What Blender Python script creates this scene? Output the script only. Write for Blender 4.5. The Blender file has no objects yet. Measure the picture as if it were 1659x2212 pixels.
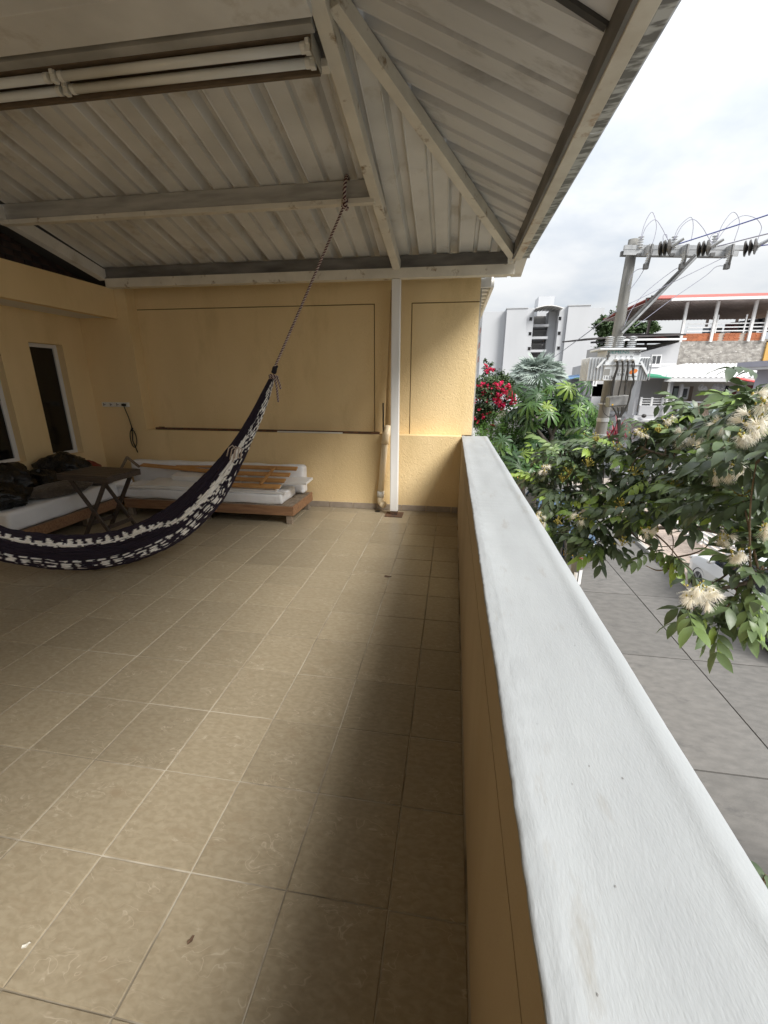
import bpy, bmesh, math, random
import numpy as np
from mathutils import Vector, Matrix, Quaternion
R = math.radians
random.seed(7)
rnd = random.Random(11)
S = bpy.context.scene
COL = S.collection

# ------------------------------------------------------------------ camera
CAM_Z = 1.65
YAW, PITCH, ROLL, FPX = -0.15564, -0.29579, 0.00365, 915.65     # solved from the tile grid
IW, IH = 1659.0, 2212.0
def cam_axes():
    f = Vector((math.sin(YAW) * math.cos(PITCH), math.cos(YAW) * math.cos(PITCH), math.sin(PITCH)))
    r = Vector((math.cos(YAW), -math.sin(YAW), 0))
    u = r.cross(f)
    c, s = math.cos(ROLL), math.sin(ROLL)
    return c * r + s * u, -s * r + c * u, f
CR, CU, CF = cam_axes()
cam = bpy.data.cameras.new('camera')
cam.sensor_fit = 'VERTICAL'; cam.sensor_height = 36.0
cam.lens = FPX / IH * 36.0
cam.clip_start = 0.02; cam.clip_end = 1500
camo = bpy.data.objects.new('camera', cam); COL.objects.link(camo)
m = Matrix.Identity(4)
for i in range(3):
    m[i][0], m[i][1], m[i][2] = CR[i], CU[i], -CF[i]
m[2][3] = CAM_Z
camo.matrix_world = m
S.camera = camo

def at(px, py, X=None, Y=None, Z=None):
    """survey helper: the world point seen at a pixel of the 1659x2212 photo on a given plane"""
    d = CR * ((px - IW / 2) / FPX) - CU * ((py - IH / 2) / FPX) + CF
    if Y is not None: t = Y / d.y
    elif X is not None: t = X / d.x
    else: t = (Z - CAM_Z) / d.z
    return Vector((0, 0, CAM_Z)) + d * t

# ------------------------------------------------------------------ world, sun, exposure
SUN_EL, SUN_AZ = R(45), R(127)
w = bpy.data.worlds.new('World'); S.world = w; w.use_nodes = True
nt = w.node_tree; nt.nodes.clear()
def N(t, **k):
    n = nt.nodes.new(t)
    for a, b in k.items(): setattr(n, a, b)
    return n
out = N('ShaderNodeOutputWorld'); bg = N('ShaderNodeBackground')
sky = N('ShaderNodeTexSky', sky_type='NISHITA', sun_disc=False, sun_elevation=SUN_EL, sun_rotation=SUN_AZ)
tc = N('ShaderNodeTexCoord'); sep = N('ShaderNodeSeparateXYZ')
addz = N('ShaderNodeMath', operation='ADD'); addz.inputs[1].default_value = 0.25
mxz = N('ShaderNodeMath', operation='MAXIMUM'); mxz.inputs[1].default_value = 0.038
dx = N('ShaderNodeMath', operation='DIVIDE'); dy = N('ShaderNodeMath', operation='DIVIDE')
cmb = N('ShaderNodeCombineXYZ')
n1 = N('ShaderNodeTexNoise'); n1.inputs['Scale'].default_value = 1.3; n1.inputs['Detail'].default_value = 6; n1.inputs['Roughness'].default_value = .55
rp = N('ShaderNodeValToRGB')
rp.color_ramp.elements[0].position = .34; rp.color_ramp.elements[0].color = (5.2, 5.6, 6.1, 1)
rp.color_ramp.elements[1].position = .60; rp.color_ramp.elements[1].color = (6.9, 7.05, 7.15, 1)
rp2 = N('ShaderNodeValToRGB')
rp2.color_ramp.elements[0].position = .3; rp2.color_ramp.elements[0].color = (.80, .80, .80, 1)
rp2.color_ramp.elements[1].position = .5; rp2.color_ramp.elements[1].color = (1, 1, 1, 1)
mix = N('ShaderNodeMix', data_type='RGBA')
L = nt.links.new
L(tc.outputs['Generated'], sep.inputs[0]); L(sep.outputs['Z'], mxz.inputs[0]); L(mxz.outputs[0], addz.inputs[0])
L(sep.outputs['X'], dx.inputs[0]); L(addz.outputs[0], dx.inputs[1]); L(sep.outputs['Y'], dy.inputs[0]); L(addz.outputs[0], dy.inputs[1])
L(dx.outputs[0], cmb.inputs[0]); L(dy.outputs[0], cmb.inputs[1]); L(cmb.outputs[0], n1.inputs['Vector'])
L(n1.outputs['Fac'], rp.inputs[0]); L(n1.outputs['Fac'], rp2.inputs[0])
L(rp2.outputs[0], mix.inputs['Factor']); L(sky.outputs[0], mix.inputs['A']); L(rp.outputs[0], mix.inputs['B'])
# an overcast sky is brighter overhead than at the horizon
grad = N('ShaderNodeMapRange'); grad.inputs['From Min'].default_value = 0; grad.inputs['From Max'].default_value = 1
grad.inputs['To Min'].default_value = .66; grad.inputs['To Max'].default_value = 1.8; L(mxz.outputs[0], grad.inputs[0])
gm = N('ShaderNodeVectorMath', operation='SCALE'); L(mix.outputs['Result'], gm.inputs[0]); L(grad.outputs[0], gm.inputs['Scale'])
L(gm.outputs[0], bg.inputs['Color']); bg.inputs['Strength'].default_value = 0.038
L(bg.outputs[0], out.inputs['Surface'])

sl = bpy.data.lights.new('sun', 'SUN'); sl.energy = 1.5; sl.angle = R(25); sl.color = (1, .97, .92)
so = bpy.data.objects.new('sun', sl); COL.objects.link(so)
sd = Vector((math.cos(SUN_EL) * math.sin(SUN_AZ), math.cos(SUN_EL) * math.cos(SUN_AZ), math.sin(SUN_EL)))
so.rotation_euler = sd.to_track_quat('Z', 'Y').to_euler(); so.location = (8, 0, 12)

S.view_settings.view_transform = 'Standard'; S.view_settings.look = 'None'
S.view_settings.exposure = 2.04; S.view_settings.gamma = 1.0
try: S.view_settings.use_curve_mapping = False
except Exception: pass
S.render.engine = 'CYCLES'
S.cycles.max_bounces = 10; S.cycles.diffuse_bounces = 6
S.cycles.use_denoising = True

# ------------------------------------------------------------------ mesh builder
class MB:
    def __init__(s): s.v = []; s.f = []; s.c = []
    def add(s, vs, fs):
        o = len(s.v); s.v += [tuple(v) for v in vs]; s.f += [tuple(i + o for i in f) for f in fs]; return s
    def box(s, x0, y0, z0, x1, y1, z1):
        x0, x1 = min(x0, x1), max(x0, x1); y0, y1 = min(y0, y1), max(y0, y1); z0, z1 = min(z0, z1), max(z0, z1)
        return s.add([(x0,y0,z0),(x1,y0,z0),(x1,y1,z0),(x0,y1,z0),(x0,y0,z1),(x1,y0,z1),(x1,y1,z1),(x0,y1,z1)],
                     [(3,2,1,0),(4,5,6,7),(0,1,5,4),(1,2,6,5),(2,3,7,6),(3,0,4,7)])
    def obox(s, c, ax, ay, az, hx, hy, hz):
        c = Vector(c); vs = []
        for sz in (-1, 1):
            for sx, sy in ((-1,-1),(1,-1),(1,1),(-1,1)):
                vs.append(c + ax * (hx * sx) + ay * (hy * sy) + az * (hz * sz))
        return s.add(vs, [(3,2,1,0),(4,5,6,7),(0,1,5,4),(1,2,6,5),(2,3,7,6),(3,0,4,7)])
    def bar(s, p, q, w_, h_, up=(0, 0, 1)):
        p, q = Vector(p), Vector(q); d = (q - p); l = d.length; d.normalize()
        x = d.cross(Vector(up))
        if x.length < 1e-4: x = d.cross(Vector((0, 1, 0)))
        x.normalize(); u = x.cross(d)
        return s.obox((p + q) / 2, x, d, u, w_ / 2, l / 2, h_ / 2)
    def tube(s, pts, r, n=8, caps=True):
        pts = [Vector(p) for p in pts]
        rs = r if isinstance(r, (list, tuple)) else [r] * len(pts)
        ref = None; rings = []
        for i, p in enumerate(pts):
            d = (pts[min(i + 1, len(pts) - 1)] - pts[max(i - 1, 0)])
            if d.length < 1e-9: d = Vector((0, 0, 1))
            d.normalize()
            if ref is None:
                a = d.cross(Vector((0, 0, 1)))
                if a.length < .05: a = d.cross(Vector((0, 1, 0)))
            else:
                a = ref - d * ref.dot(d)
                if a.length < 1e-6: a = d.cross(Vector((0, 1, 0)))
            a.normalize(); ref = a; b = d.cross(a)
            rings.append([p + a * (rs[i] * math.cos(2*math.pi*k/n)) + b * (rs[i] * math.sin(2*math.pi*k/n)) for k in range(n)])
        vs = [v for r_ in rings for v in r_]; fs = []
        for i in range(len(pts) - 1):
            for k in range(n):
                k2 = (k + 1) % n
                fs.append((i*n+k, i*n+k2, (i+1)*n+k2, (i+1)*n+k))
        if caps:
            fs.append(tuple(range(n-1, -1, -1))); fs.append(tuple((len(pts)-1)*n + k for k in range(n)))
        return s.add(vs, fs)
    def lathe(s, c, prof, n=16, axis=Vector((0, 0, 1))):
        axis = Vector(axis).normalized(); c = Vector(c)
        return s.tube([c + axis * z for r_, z in prof], [max(r_, 1e-4) for r_, z in prof], n)
    def prism(s, poly, d):
        d = Vector(d); n = len(poly); vs = [Vector(p) for p in poly]; vs += [v + d for v in vs]
        return s.add(vs, [tuple(range(n-1, -1, -1)), tuple(range(n, 2*n))] + [(i, (i+1) % n, (i+1) % n + n, i + n) for i in range(n)])
    def quad(s, a, b, c, d): return s.add([a, b, c, d], [(0, 1, 2, 3)])
    def ellip(s, c, rx, ry, rz, nu=14, nv=9, wob=0, rg=None, flat=0, rot=0):
        c = Vector(c); vs = []; fs = []
        ph = [rg.uniform(0, 6.28) for _ in range(6)] if rg else [0] * 6
        for j in range(nv + 1):
            t = math.pi * j / nv
            for i in range(nu):
                a = 2 * math.pi * i / nu
                k = 1 + wob * (math.sin(3*a+ph[0]+2*t) + .7*math.sin(5*a+ph[1]-3*t) + .6*math.sin(4*t+ph[2]+a*2))
                x, y, z = rx*math.sin(t)*math.cos(a)*k, ry*math.sin(t)*math.sin(a)*k, rz*math.cos(t)*(1+wob*math.sin(2*a+ph[3]))
                if flat and z < -flat: z = -flat
                vs.append(c + Vector((x*math.cos(rot)-y*math.sin(rot), x*math.sin(rot)+y*math.cos(rot), z)))
        for j in range(nv):
            for i in range(nu):
                i2 = (i + 1) % nu
                fs.append((j*nu+i, (j+1)*nu+i, (j+1)*nu+i2, j*nu+i2))
        return s.add(vs, fs)
    def mesh(s, name, origin=(0, 0, 0), smooth=False):
        o = Vector(origin)
        me = bpy.data.meshes.new(name)
        me.from_pydata([(v[0]-o[0], v[1]-o[1], v[2]-o[2]) for v in s.v], [], s.f)
        if smooth: me.polygons.foreach_set('use_smooth', [True] * len(me.polygons))
        me.update(); return me

ORG = {}
def thing(name, label, cat, loc, group=None):
    o = bpy.data.objects.new(name, None); COL.objects.link(o); o.location = loc
    o.empty_display_size = .1
    o['label'] = label; o['category'] = cat
    if group: o['group'] = group
    ORG[o.name] = Vector(loc); return o
def _mods(o, bevel, solid, subsurf=0):
    if solid:
        md = o.modifiers.new('solid', 'SOLIDIFY'); md.thickness = solid; md.offset = 0
    if bevel:
        md = o.modifiers.new('bevel', 'BEVEL'); md.width = bevel; md.segments = 2; md.limit_method = 'ANGLE'; md.angle_limit = R(40)
    if subsurf:
        md = o.modifiers.new('sub', 'SUBSURF'); md.levels = subsurf; md.render_levels = subsurf
def part(par, name, mb, mat_, smooth=False, bevel=0, solid=0, label=None, kind=None, subsurf=0):
    org = ORG[par.name]
    me = mb if isinstance(mb, bpy.types.Mesh) else mb.mesh(name, org, smooth)
    if not me.materials: me.materials.append(mat_)
    o = bpy.data.objects.new(name, me); COL.objects.link(o); o.parent = par
    ORG[o.name] = org
    if label: o['label'] = label
    if kind: o['kind'] = kind
    _mods(o, bevel, solid, subsurf); return o
def inst(par, name, me, loc, rot=None, scale=1.0):
    o = bpy.data.objects.new(name, me); COL.objects.link(o); o.parent = par
    o.location = Vector(loc) - ORG[par.name]
    if rot is not None:
        o.rotation_mode = 'QUATERNION'; o.rotation_quaternion = rot
    o.scale = (scale,) * 3 if not isinstance(scale, (tuple, Vector)) else scale
    ORG[o.name] = Vector(loc); return o
def single(name, mb, mat_, label, cat, loc=(0, 0, 0), group=None, smooth=False, bevel=0, solid=0, kind=None, subsurf=0):
    me = mb.mesh(name, loc, smooth); me.materials.append(mat_)
    o = bpy.data.objects.new(name, me); COL.objects.link(o); o.location = loc
    if label: o['label'] = label
    if cat: o['category'] = cat
    if group: o['group'] = group
    if kind: o['kind'] = kind
    ORG[o.name] = Vector(loc); _mods(o, bevel, solid, subsurf); return o
def structure(name, mb, mat_, label=None, **k):
    return single(name, mb, mat_, label, None, kind='structure', **k)

# ------------------------------------------------------------------ materials
def mat(name, c1, c2=None, scale=4.0, rough=.6, bump=None, stretch=(1, 1, 1), metal=0.0, detail=5, c3=None, s3=1.2, p3=(.55, .7),
        rand=0.0, offs=False, spec=.5, ramp=(.35, .65), transl=0.0, coat=0.0, randramp=None, distort=0.0, alpha=None, attr=None, bump2=None, sheen=0.0):
    m_ = bpy.data.materials.new(name); m_.use_nodes = True
    t = m_.node_tree; t.nodes.clear()
    def n(ty, **k):
        x = t.nodes.new(ty)
        for a, b in k.items(): setattr(x, a, b)
        return x
    l = t.links.new
    o = n('ShaderNodeOutputMaterial'); b = n('ShaderNodeBsdfPrincipled')
    b.inputs['Roughness'].default_value = rough; b.inputs['Metallic'].default_value = metal
    b.inputs['Specular IOR Level'].default_value = spec
    if coat: b.inputs['Coat Weight'].default_value = coat
    if sheen: b.inputs['Sheen Weight'].default_value = sheen
    tc_ = n('ShaderNodeTexCoord'); mp = n('ShaderNodeMapping'); mp.inputs['Scale'].default_value = stretch
    l(tc_.outputs['Object'], mp.inputs['Vector'])
    vec = mp.outputs[0]; raw = tc_.outputs['Object']
    oi = None
    if offs or rand or randramp: oi = n('ShaderNodeObjectInfo')
    if offs:
        ml = n('ShaderNodeVectorMath', operation='SCALE'); cx = n('ShaderNodeCombineXYZ')
        m2 = n('ShaderNodeMath', operation='MULTIPLY'); m2.inputs[1].default_value = 7.31
        l(oi.outputs['Random'], cx.inputs[0]); l(oi.outputs['Random'], m2.inputs[0]); l(m2.outputs[0], cx.inputs[1])
        l(cx.outputs[0], ml.inputs[0]); ml.inputs['Scale'].default_value = 37.0
        ad = n('ShaderNodeVectorMath', operation='ADD'); l(vec, ad.inputs[0]); l(ml.outputs[0], ad.inputs[1]); vec = ad.outputs[0]
    col = None
    if attr:
        at_ = n('ShaderNodeAttribute'); at_.attribute_name = attr; col = at_.outputs['Color']
    elif randramp:
        rr = n('ShaderNodeValToRGB'); els = rr.color_ramp.elements
        while len(els) < len(randramp): els.new(.5)
        for e, (p_, c_) in zip(els, randramp): e.position = p_; e.color = (*c_, 1)
        l(oi.outputs['Random'], rr.inputs[0]); col = rr.outputs[0]
    if c2 is not None:
        no = n('ShaderNodeTexNoise'); no.inputs['Scale'].default_value = scale; no.inputs['Detail'].default_value = detail
        no.inputs['Distortion'].default_value = distort
        l(vec, no.inputs['Vector']); r_ = n('ShaderNodeValToRGB')
        r_.color_ramp.elements[0].position = ramp[0]; r_.color_ramp.elements[0].color = (*c1, 1)
        r_.color_ramp.elements[1].position = ramp[1]; r_.color_ramp.elements[1].color = (*c2, 1)
        l(no.outputs['Fac'], r_.inputs[0])
        if col is None: col = r_.outputs[0]
        else:
            mm = n('ShaderNodeMix', data_type='RGBA', blend_type='MULTIPLY'); mm.inputs['Factor'].default_value = 1
            l(col, mm.inputs['A']); l(r_.outputs[0], mm.inputs['B']); col = mm.outputs['Result']
    if c3 is not None:
        n3 = n('ShaderNodeTexNoise'); n3.inputs['Scale'].default_value = s3; n3.inputs['Detail'].default_value = 7; n3.inputs['Roughness'].default_value = .65
        a3 = n('ShaderNodeVectorMath', operation='ADD'); a3.inputs[1].default_value = (13.1, 4.7, 9.2); l(vec, a3.inputs[0]); l(a3.outputs[0], n3.inputs['Vector'])
        r3 = n('ShaderNodeValToRGB'); r3.color_ramp.elements[0].position = p3[0]; r3.color_ramp.elements[0].color = (0, 0, 0, 1)
        r3.color_ramp.elements[1].position = p3[1]; r3.color_ramp.elements[1].color = (1, 1, 1, 1); l(n3.outputs['Fac'], r3.inputs[0])
        mx = n('ShaderNodeMix', data_type='RGBA'); l(r3.outputs[0], mx.inputs['Factor'])
        if col is None: mx.inputs['A'].default_value = (*c1, 1)
        else: l(col, mx.inputs['A'])
        mx.inputs['B'].default_value = (*c3, 1); col = mx.outputs['Result']
    if rand:
        hs = n('ShaderNodeHueSaturation'); mr = n('ShaderNodeMapRange'); mr.inputs['To Min'].default_value = 1 - rand; mr.inputs['To Max'].default_value = 1 + rand
        l(oi.outputs['Random'], mr.inputs[0]); l(mr.outputs[0], hs.inputs['Value'])
        if col is None: hs.inputs['Color'].default_value = (*c1, 1)
        else: l(col, hs.inputs['Color'])
        col = hs.outputs[0]
    if col is None: b.inputs['Base Color'].default_value = (*c1, 1)
    else: l(col, b.inputs['Base Color'])
    if bump:
        bs, bd, bst = bump[:3]
        bn = n('ShaderNodeTexNoise'); bn.inputs['Scale'].default_value = bs; bn.inputs['Detail'].default_value = 3
        bn.inputs['Distortion'].default_value = bump[3] if len(bump) > 3 else 0
        l(vec if (len(bump) > 4 and bump[4]) else raw, bn.inputs['Vector'])
        bp = n('ShaderNodeBump'); bp.inputs['Strength'].default_value = bst; bp.inputs['Distance'].default_value = bd
        l(bn.outputs['Fac'], bp.inputs['Height'])
        if bump2:
            bn2 = n('ShaderNodeTexNoise'); bn2.inputs['Scale'].default_value = bump2[0]; bn2.inputs['Detail'].default_value = 4
            l(vec, bn2.inputs['Vector'])
            bp2 = n('ShaderNodeBump'); bp2.inputs['Strength'].default_value = bump2[2]; bp2.inputs['Distance'].default_value = bump2[1]
            l(bn2.outputs['Fac'], bp2.inputs['Height']); l(bp2.outputs[0], bp.inputs['Normal'])
        l(bp.outputs[0], b.inputs['Normal'])
    sh = b.outputs[0]
    if transl:
        tr = n('ShaderNodeBsdfTranslucent')
        if col is not None: l(col, tr.inputs[0])
        else: tr.inputs[0].default_value = (*c1, 1)
        ms = n('ShaderNodeMixShader'); ms.inputs[0].default_value = transl; l(sh, ms.inputs[1]); l(tr.outputs[0], ms.inputs[2]); sh = ms.outputs[0]
    if alpha is not None:
        b.inputs['Alpha'].default_value = alpha
    l(sh, o.inputs['Surface'])
    return m_
# ------------------------------------------------------------------ material library
Y1, Y2 = (.81, .63, .36), (.75, .575, .315)
M = {}
M['stucco'] = mat('yellow_stucco', Y1, Y2, scale=1.6, rough=.85, bump=(34, .012, .6, 1.6), c3=(.58, .43, .21), s3=2.0, p3=(.56, .9), stretch=(1, 1, .35), spec=.25)
M['stucco_smooth'] = mat('yellow_paint', Y1, Y2, scale=2.2, rough=.8, bump=(90, .004, .3, .4), c3=(.62, .46, .22), s3=1.6, p3=(.56, .9), stretch=(1, 1, .3), spec=.25)
M['parapet_shaded'] = mat('shaded_yellow_paint', (.47, .375, .255), (.42, .33, .22), scale=2.2, rough=.85, bump=(90, .004, .3, .4), c3=(.38, .29, .18), s3=1.6, p3=(.55, .85), stretch=(1, 1, .3), spec=.2)  # same yellow paint made darker, shade of the inner face is in the colour
M['cap'] = mat('white_paint', (.345, .361, .369), (.31, .324, .332), scale=3.2, rough=.62, bump=(24, .003, .2, .5, True), bump2=(90, .002, .35), stretch=(3.0, .8, 1), detail=9, c3=(.27, .265, .245), s3=4.5, p3=(.60, .74), spec=.35)
M['cap_edge'] = mat('white_paint_ridged', (.84, .85, .85), (.70, .71, .70), scale=7, rough=.6, bump=(26, .014, .8, .8, True), stretch=(4, 1.2, 4))
M['soffit'] = mat('soffit_plaster', (.76, .74, .70), (.70, .68, .64), scale=2, rough=.9, bump=(60, .003, .3))
M['groove'] = mat('groove_shadow_gap', (.20, .14, .06), rough=.95)
M['tile'] = mat('floor_tile_glaze', (.325, .274, .192), (.268, .221, .149), scale=30, rough=.36, bump=(70, .0012, .35), stretch=(1, 1.9, 1), detail=9,
                c3=(.26, .205, .135), s3=8.0, p3=(.56, .78), rand=.09, offs=True, ramp=(.36, .64), distort=.5, spec=.35)
# a second set of thin pale veins on the tile
def add_veins(m_, scale=6.0, width=.022, col=(.52, .45, .35), amt=.6):
    t = m_.node_tree; l = t.links.new
    b = next(x for x in t.nodes if x.type == 'BSDF_PRINCIPLED')
    src = b.inputs['Base Color'].links[0].from_socket
    vec = next(x for x in t.nodes if x.type == 'TEX_NOISE').inputs['Vector'].links[0].from_socket
    def n(ty, **k):
        x = t.nodes.new(ty)
        for a, c in k.items(): setattr(x, a, c)
        return x
    no = n('ShaderNodeTexNoise'); no.inputs['Scale'].default_value = scale; no.inputs['Detail'].default_value = 2; no.inputs['Distortion'].default_value = 1.4
    l(vec, no.inputs['Vector'])
    s = n('ShaderNodeMath', operation='SUBTRACT'); s.inputs[1].default_value = .5; l(no.outputs['Fac'], s.inputs[0])
    a = n('ShaderNodeMath', operation='ABSOLUTE'); l(s.outputs[0], a.inputs[0])
    mr = n('ShaderNodeMapRange'); mr.inputs['From Min'].default_value = 0; mr.inputs['From Max'].default_value = width
    mr.inputs['To Min'].default_value = amt; mr.inputs['To Max'].default_value = 0; l(a.outputs[0], mr.inputs[0])
    g = n('ShaderNodeTexNoise'); g.inputs['Scale'].default_value = 5.0; l(vec, g.inputs['Vector'])
    gr = n('ShaderNodeMapRange'); gr.inputs['From Min'].default_value = .50; gr.inputs['From Max'].default_value = .60; l(g.outputs['Fac'], gr.inputs[0])
    mu = n('ShaderNodeMath', operation='MULTIPLY'); l(mr.outputs[0], mu.inputs[0]); l(gr.outputs[0], mu.inputs[1])
    mx = n('ShaderNodeMix', data_type='RGBA'); mx.inputs['B'].default_value = (*col, 1)
    l(mu.outputs[0], mx.inputs['Factor']); l(src, mx.inputs['A']); l(mx.outputs['Result'], b.inputs['Base Color'])
add_veins(M['tile'], scale=8.0, width=.016, amt=.5)
M['grout'] = mat('grout', (.50, .445, .355), (.22, .185, .135), scale=2.6, rough=.9, ramp=(.47, .60), detail=7)
M['skirting'] = mat('skirting_tile_glaze', (.36, .30, .24), (.30, .25, .20), scale=14, rough=.5, rand=.06, offs=True, bump=(60, .001, .3))
M['cream'] = mat('cream_painted_steel', (.74, .70, .61), (.64, .60, .52), scale=5, rough=.55, c3=(.26, .18, .10), s3=7.5, p3=(.60, .70), bump=(40, .002, .3), spec=.4)
M['cream_rust'] = mat('rust_streaked_cream_steel', (.66, .62, .54), (.55, .50, .42), scale=6, rough=.6, c3=(.34, .19, .09), s3=7.0, p3=(.58, .72), bump=(40, .002, .3))
M['galv_dark'] = mat('dirty_galvanised_steel', (.44, .425, .395), (.30, .29, .265), scale=6, rough=.6, stretch=(.5, .5, 3), bump=(30, .002, .3))
M['channel_dark'] = mat('shaded_dark_channel', (.20, .19, .18), (.10, .096, .09), scale=4, rough=.7, stretch=(.6, .6, 2))  # channel steel darkened, the shade under the sheets is put into its colour
M['post'] = mat('white_post_paint', (.84, .83, .81), (.76, .75, .72), scale=3.5, rough=.45, c3=(.42, .40, .37), s3=5, p3=(.68, .85), stretch=(3, 3, .4))
M['sheet'] = mat('aged_roof_sheet', (.73, .72, .695), (.61, .60, .575), scale=2.4, rough=.6, c3=(.48, .44, .38), s3=3.2, p3=(.56, .74), bump=(25, .003, .25), rand=.05, spec=.3)
M['sheet_out'] = mat('weathered_hip_sheet', (.65, .645, .635), (.55, .545, .535), scale=2.0, rough=.65, c3=(.33, .315, .295), s3=4.0, p3=(.54, .72), stretch=(.45, 1.4, 1), rand=.05, spec=.3)
M['gutter'] = mat('stained_gutter_tin', (.50, .50, .49), (.16, .155, .145), scale=9, rough=.5, stretch=(1, 3.2, 1), ramp=(.42, .56), metal=.15)
M['seam'] = mat('dark_sealing_strip', (.05, .048, .045), rough=.8)
M['rope'] = None
M['plastic_white'] = mat('white_plastic', (.72, .71, .66), rough=.35)
M['tube_glass'] = mat('unlit_tube_glass', (.78, .78, .74), (.70, .70, .66), scale=3, rough=.25, coat=.3)
M['fixture'] = mat('wooden_fixture_board', (.16, .115, .075), (.11, .08, .05), scale=9, rough=.7, stretch=(1, 8, 8))
M['fixture_tray'] = mat('fixture_tray_paint', (.38, .36, .31), (.30, .28, .24), scale=5, rough=.6)
M['pvc'] = mat('cream_pvc', (.86, .73, .52), (.80, .67, .46), scale=3, rough=.35, spec=.4)
M['pvc_upper'] = mat('yellow_painted_pvc', (.60, .44, .24), (.52, .37, .19), scale=3, rough=.6)
M['black_steel'] = mat('black_steel', (.025, .022, .02), rough=.5)
M['rust'] = mat('rusty_steel', (.16, .075, .035), (.06, .04, .03), scale=30, rough=.85, bump=(60, .003, .5))
M['dark_wood'] = mat('dark_stained_wood', (.070, .052, .040), (.045, .033, .026), scale=6, rough=.5, stretch=(1, 12, 12), bump=(30, .002, .3, 0, True), rand=.15)
M['pallet'] = mat('pallet_wood', (.30, .165, .085), (.20, .105, .055), scale=5, rough=.75, stretch=(1, 9, 9), c3=(.10, .055, .03), s3=5, p3=(.6, .75), bump=(30, .003, .4, 0, True), rand=.14, offs=True)
M['pallet_top'] = mat('grey_pallet_wood', (.27, .215, .16), (.19, .15, .11), scale=5, rough=.85, stretch=(9, 1, 9), bump=(30, .003, .4, 0, True), rand=.14, offs=True)
M['pine'] = mat('varnished_pine', (.50, .27, .10), (.40, .20, .07), scale=4, rough=.45, stretch=(1, 10, 10), rand=.12, offs=True, c3=(.28, .13, .05), s3=4, p3=(.62, .74))
M['laminate'] = mat('white_laminate', (.80, .79, .77), (.74, .73, .71), scale=3, rough=.4, rand=.05)
M['mattress'] = mat('white_mattress_cover', (.86, .86, .87), (.78, .785, .80), scale=3, rough=.85, bump=(9, .02, .55, .6), bump2=(120, .001, .3), sheen=.1)
M['fur'] = mat('brown_blanket', (.12, .095, .07), (.075, .06, .045), scale=30, rough=.95, bump=(50, .02, .9, 1.0), sheen=.3)
M['bag'] = mat('black_bin_bag', (.003, .003, .0035), rough=.24, bump=(14, .03, .8, 1.6), bump2=(40, .01, .6), spec=.55)
M['red_bag'] = mat('red_nylon', (.22, .03, .02), (.16, .02, .015), scale=8, rough=.6, bump=(20, .01, .5))
M['glass_dark'] = mat('dark_window_glass', (.008, .007, .007), rough=.12, spec=.5)
M['frame_white'] = mat('white_window_frame', (.70, .70, .70), rough=.4)
M['brick_dark'] = mat('old_dark_brick', (.10, .055, .04), (.05, .035, .03), scale=8, rough=.95, rand=.25, bump=(40, .006, .6))
M['mortar'] = mat('dark_mortar', (.05, .045, .04), rough=.95)
M['cable'] = mat('black_cable', (.02, .018, .016), rough=.6)

# ------------------------------------------------------------------ TERRACE: floor
WX = .130            # inner face of the parapet
XL = -5.0            # door wall
YB = 5.47            # front face of the lower back wall
TX0, TY0, TSX, TSY = -.1282, .9403, .3516, .3604
fl = structure('floor', MB().box(XL - .2, -2.5, -.25, WX, YB + .2, -.005), M['grout'])
def tile_mesh(sx, sy):
    h = .0035; e = .003; hx, hy = sx / 2 - .0019, sy / 2 - .0019
    vs = [(-hx,-hy,-h),(hx,-hy,-h),(hx,hy,-h),(-hx,hy,-h),(-hx+e,-hy+e,0),(hx-e,-hy+e,0),(hx-e,hy-e,0),(-hx+e,hy-e,0)]
    me = bpy.data.meshes.new('floor_tile'); me.from_pydata(vs, [], [(4,5,6,7),(0,1,5,4),(1,2,6,5),(2,3,7,6),(3,0,4,7)]); me.materials.append(M['tile']); return me
TM = {}
far_tiles = MB()
for i in range(-1, 14):
    xr = min(TX0 - (i - 0) * TSX if i >= 0 else WX - .006, WX - .006)
    xl = max(TX0 - (i + 1) * TSX if i >= 0 else TX0, XL + .004)
    for j in range(-9, 13):
        yl = TY0 + j * TSY; yr = min(yl + TSY, YB - .01)
        if yr - yl < .03: continue
        cx, cy, sx, sy = (xl + xr) / 2, (yl + yr) / 2, xr - xl, yr - yl
        if j < -3 or (j < 2 and i > 9):
            far_tiles.box(xl + .0028, yl + .0028, -.004, xr - .0028, yr - .0028, 0)
            continue
        k = (round(sx, 3), round(sy, 3))
        if k not in TM: TM[k] = tile_mesh(sx, sy)
        q = Quaternion((0, 0, 1), rnd.gauss(0, .0012)) @ Quaternion((1, 0, 0), rnd.gauss(0, .0012))
        inst(fl, 'floor_tile', TM[k], (cx + rnd.gauss(0, .0006), cy + rnd.gauss(0, .0006), 0), q)
part(fl, 'floor_tile', far_tiles, M['tile'], kind='stuff')

# ------------------------------------------------------------------ back wall with recessed panels
WT = 1.005           # height of the ledge
YU = 5.64            # face of the recessed upper wall
bw = thing('back_wall', 'yellow stucco terrace wall with recessed panels above a ledge', 'wall', (-2, YB, 0))
low = MB().box(-5.2, YB, -.2, .128, 5.80, WT).box(-5.2, YB, WT, -4.262, 5.80, 2.83)
part(bw, 'lower_wall', low, M['stucco'])
part(bw, 'upper_wall', MB().box(-4.262, YU + .012, WT, .255, 5.80, 2.845).box(.128, YU + .013, -.2, .2545, 5.799, WT), M['groove'])
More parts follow.
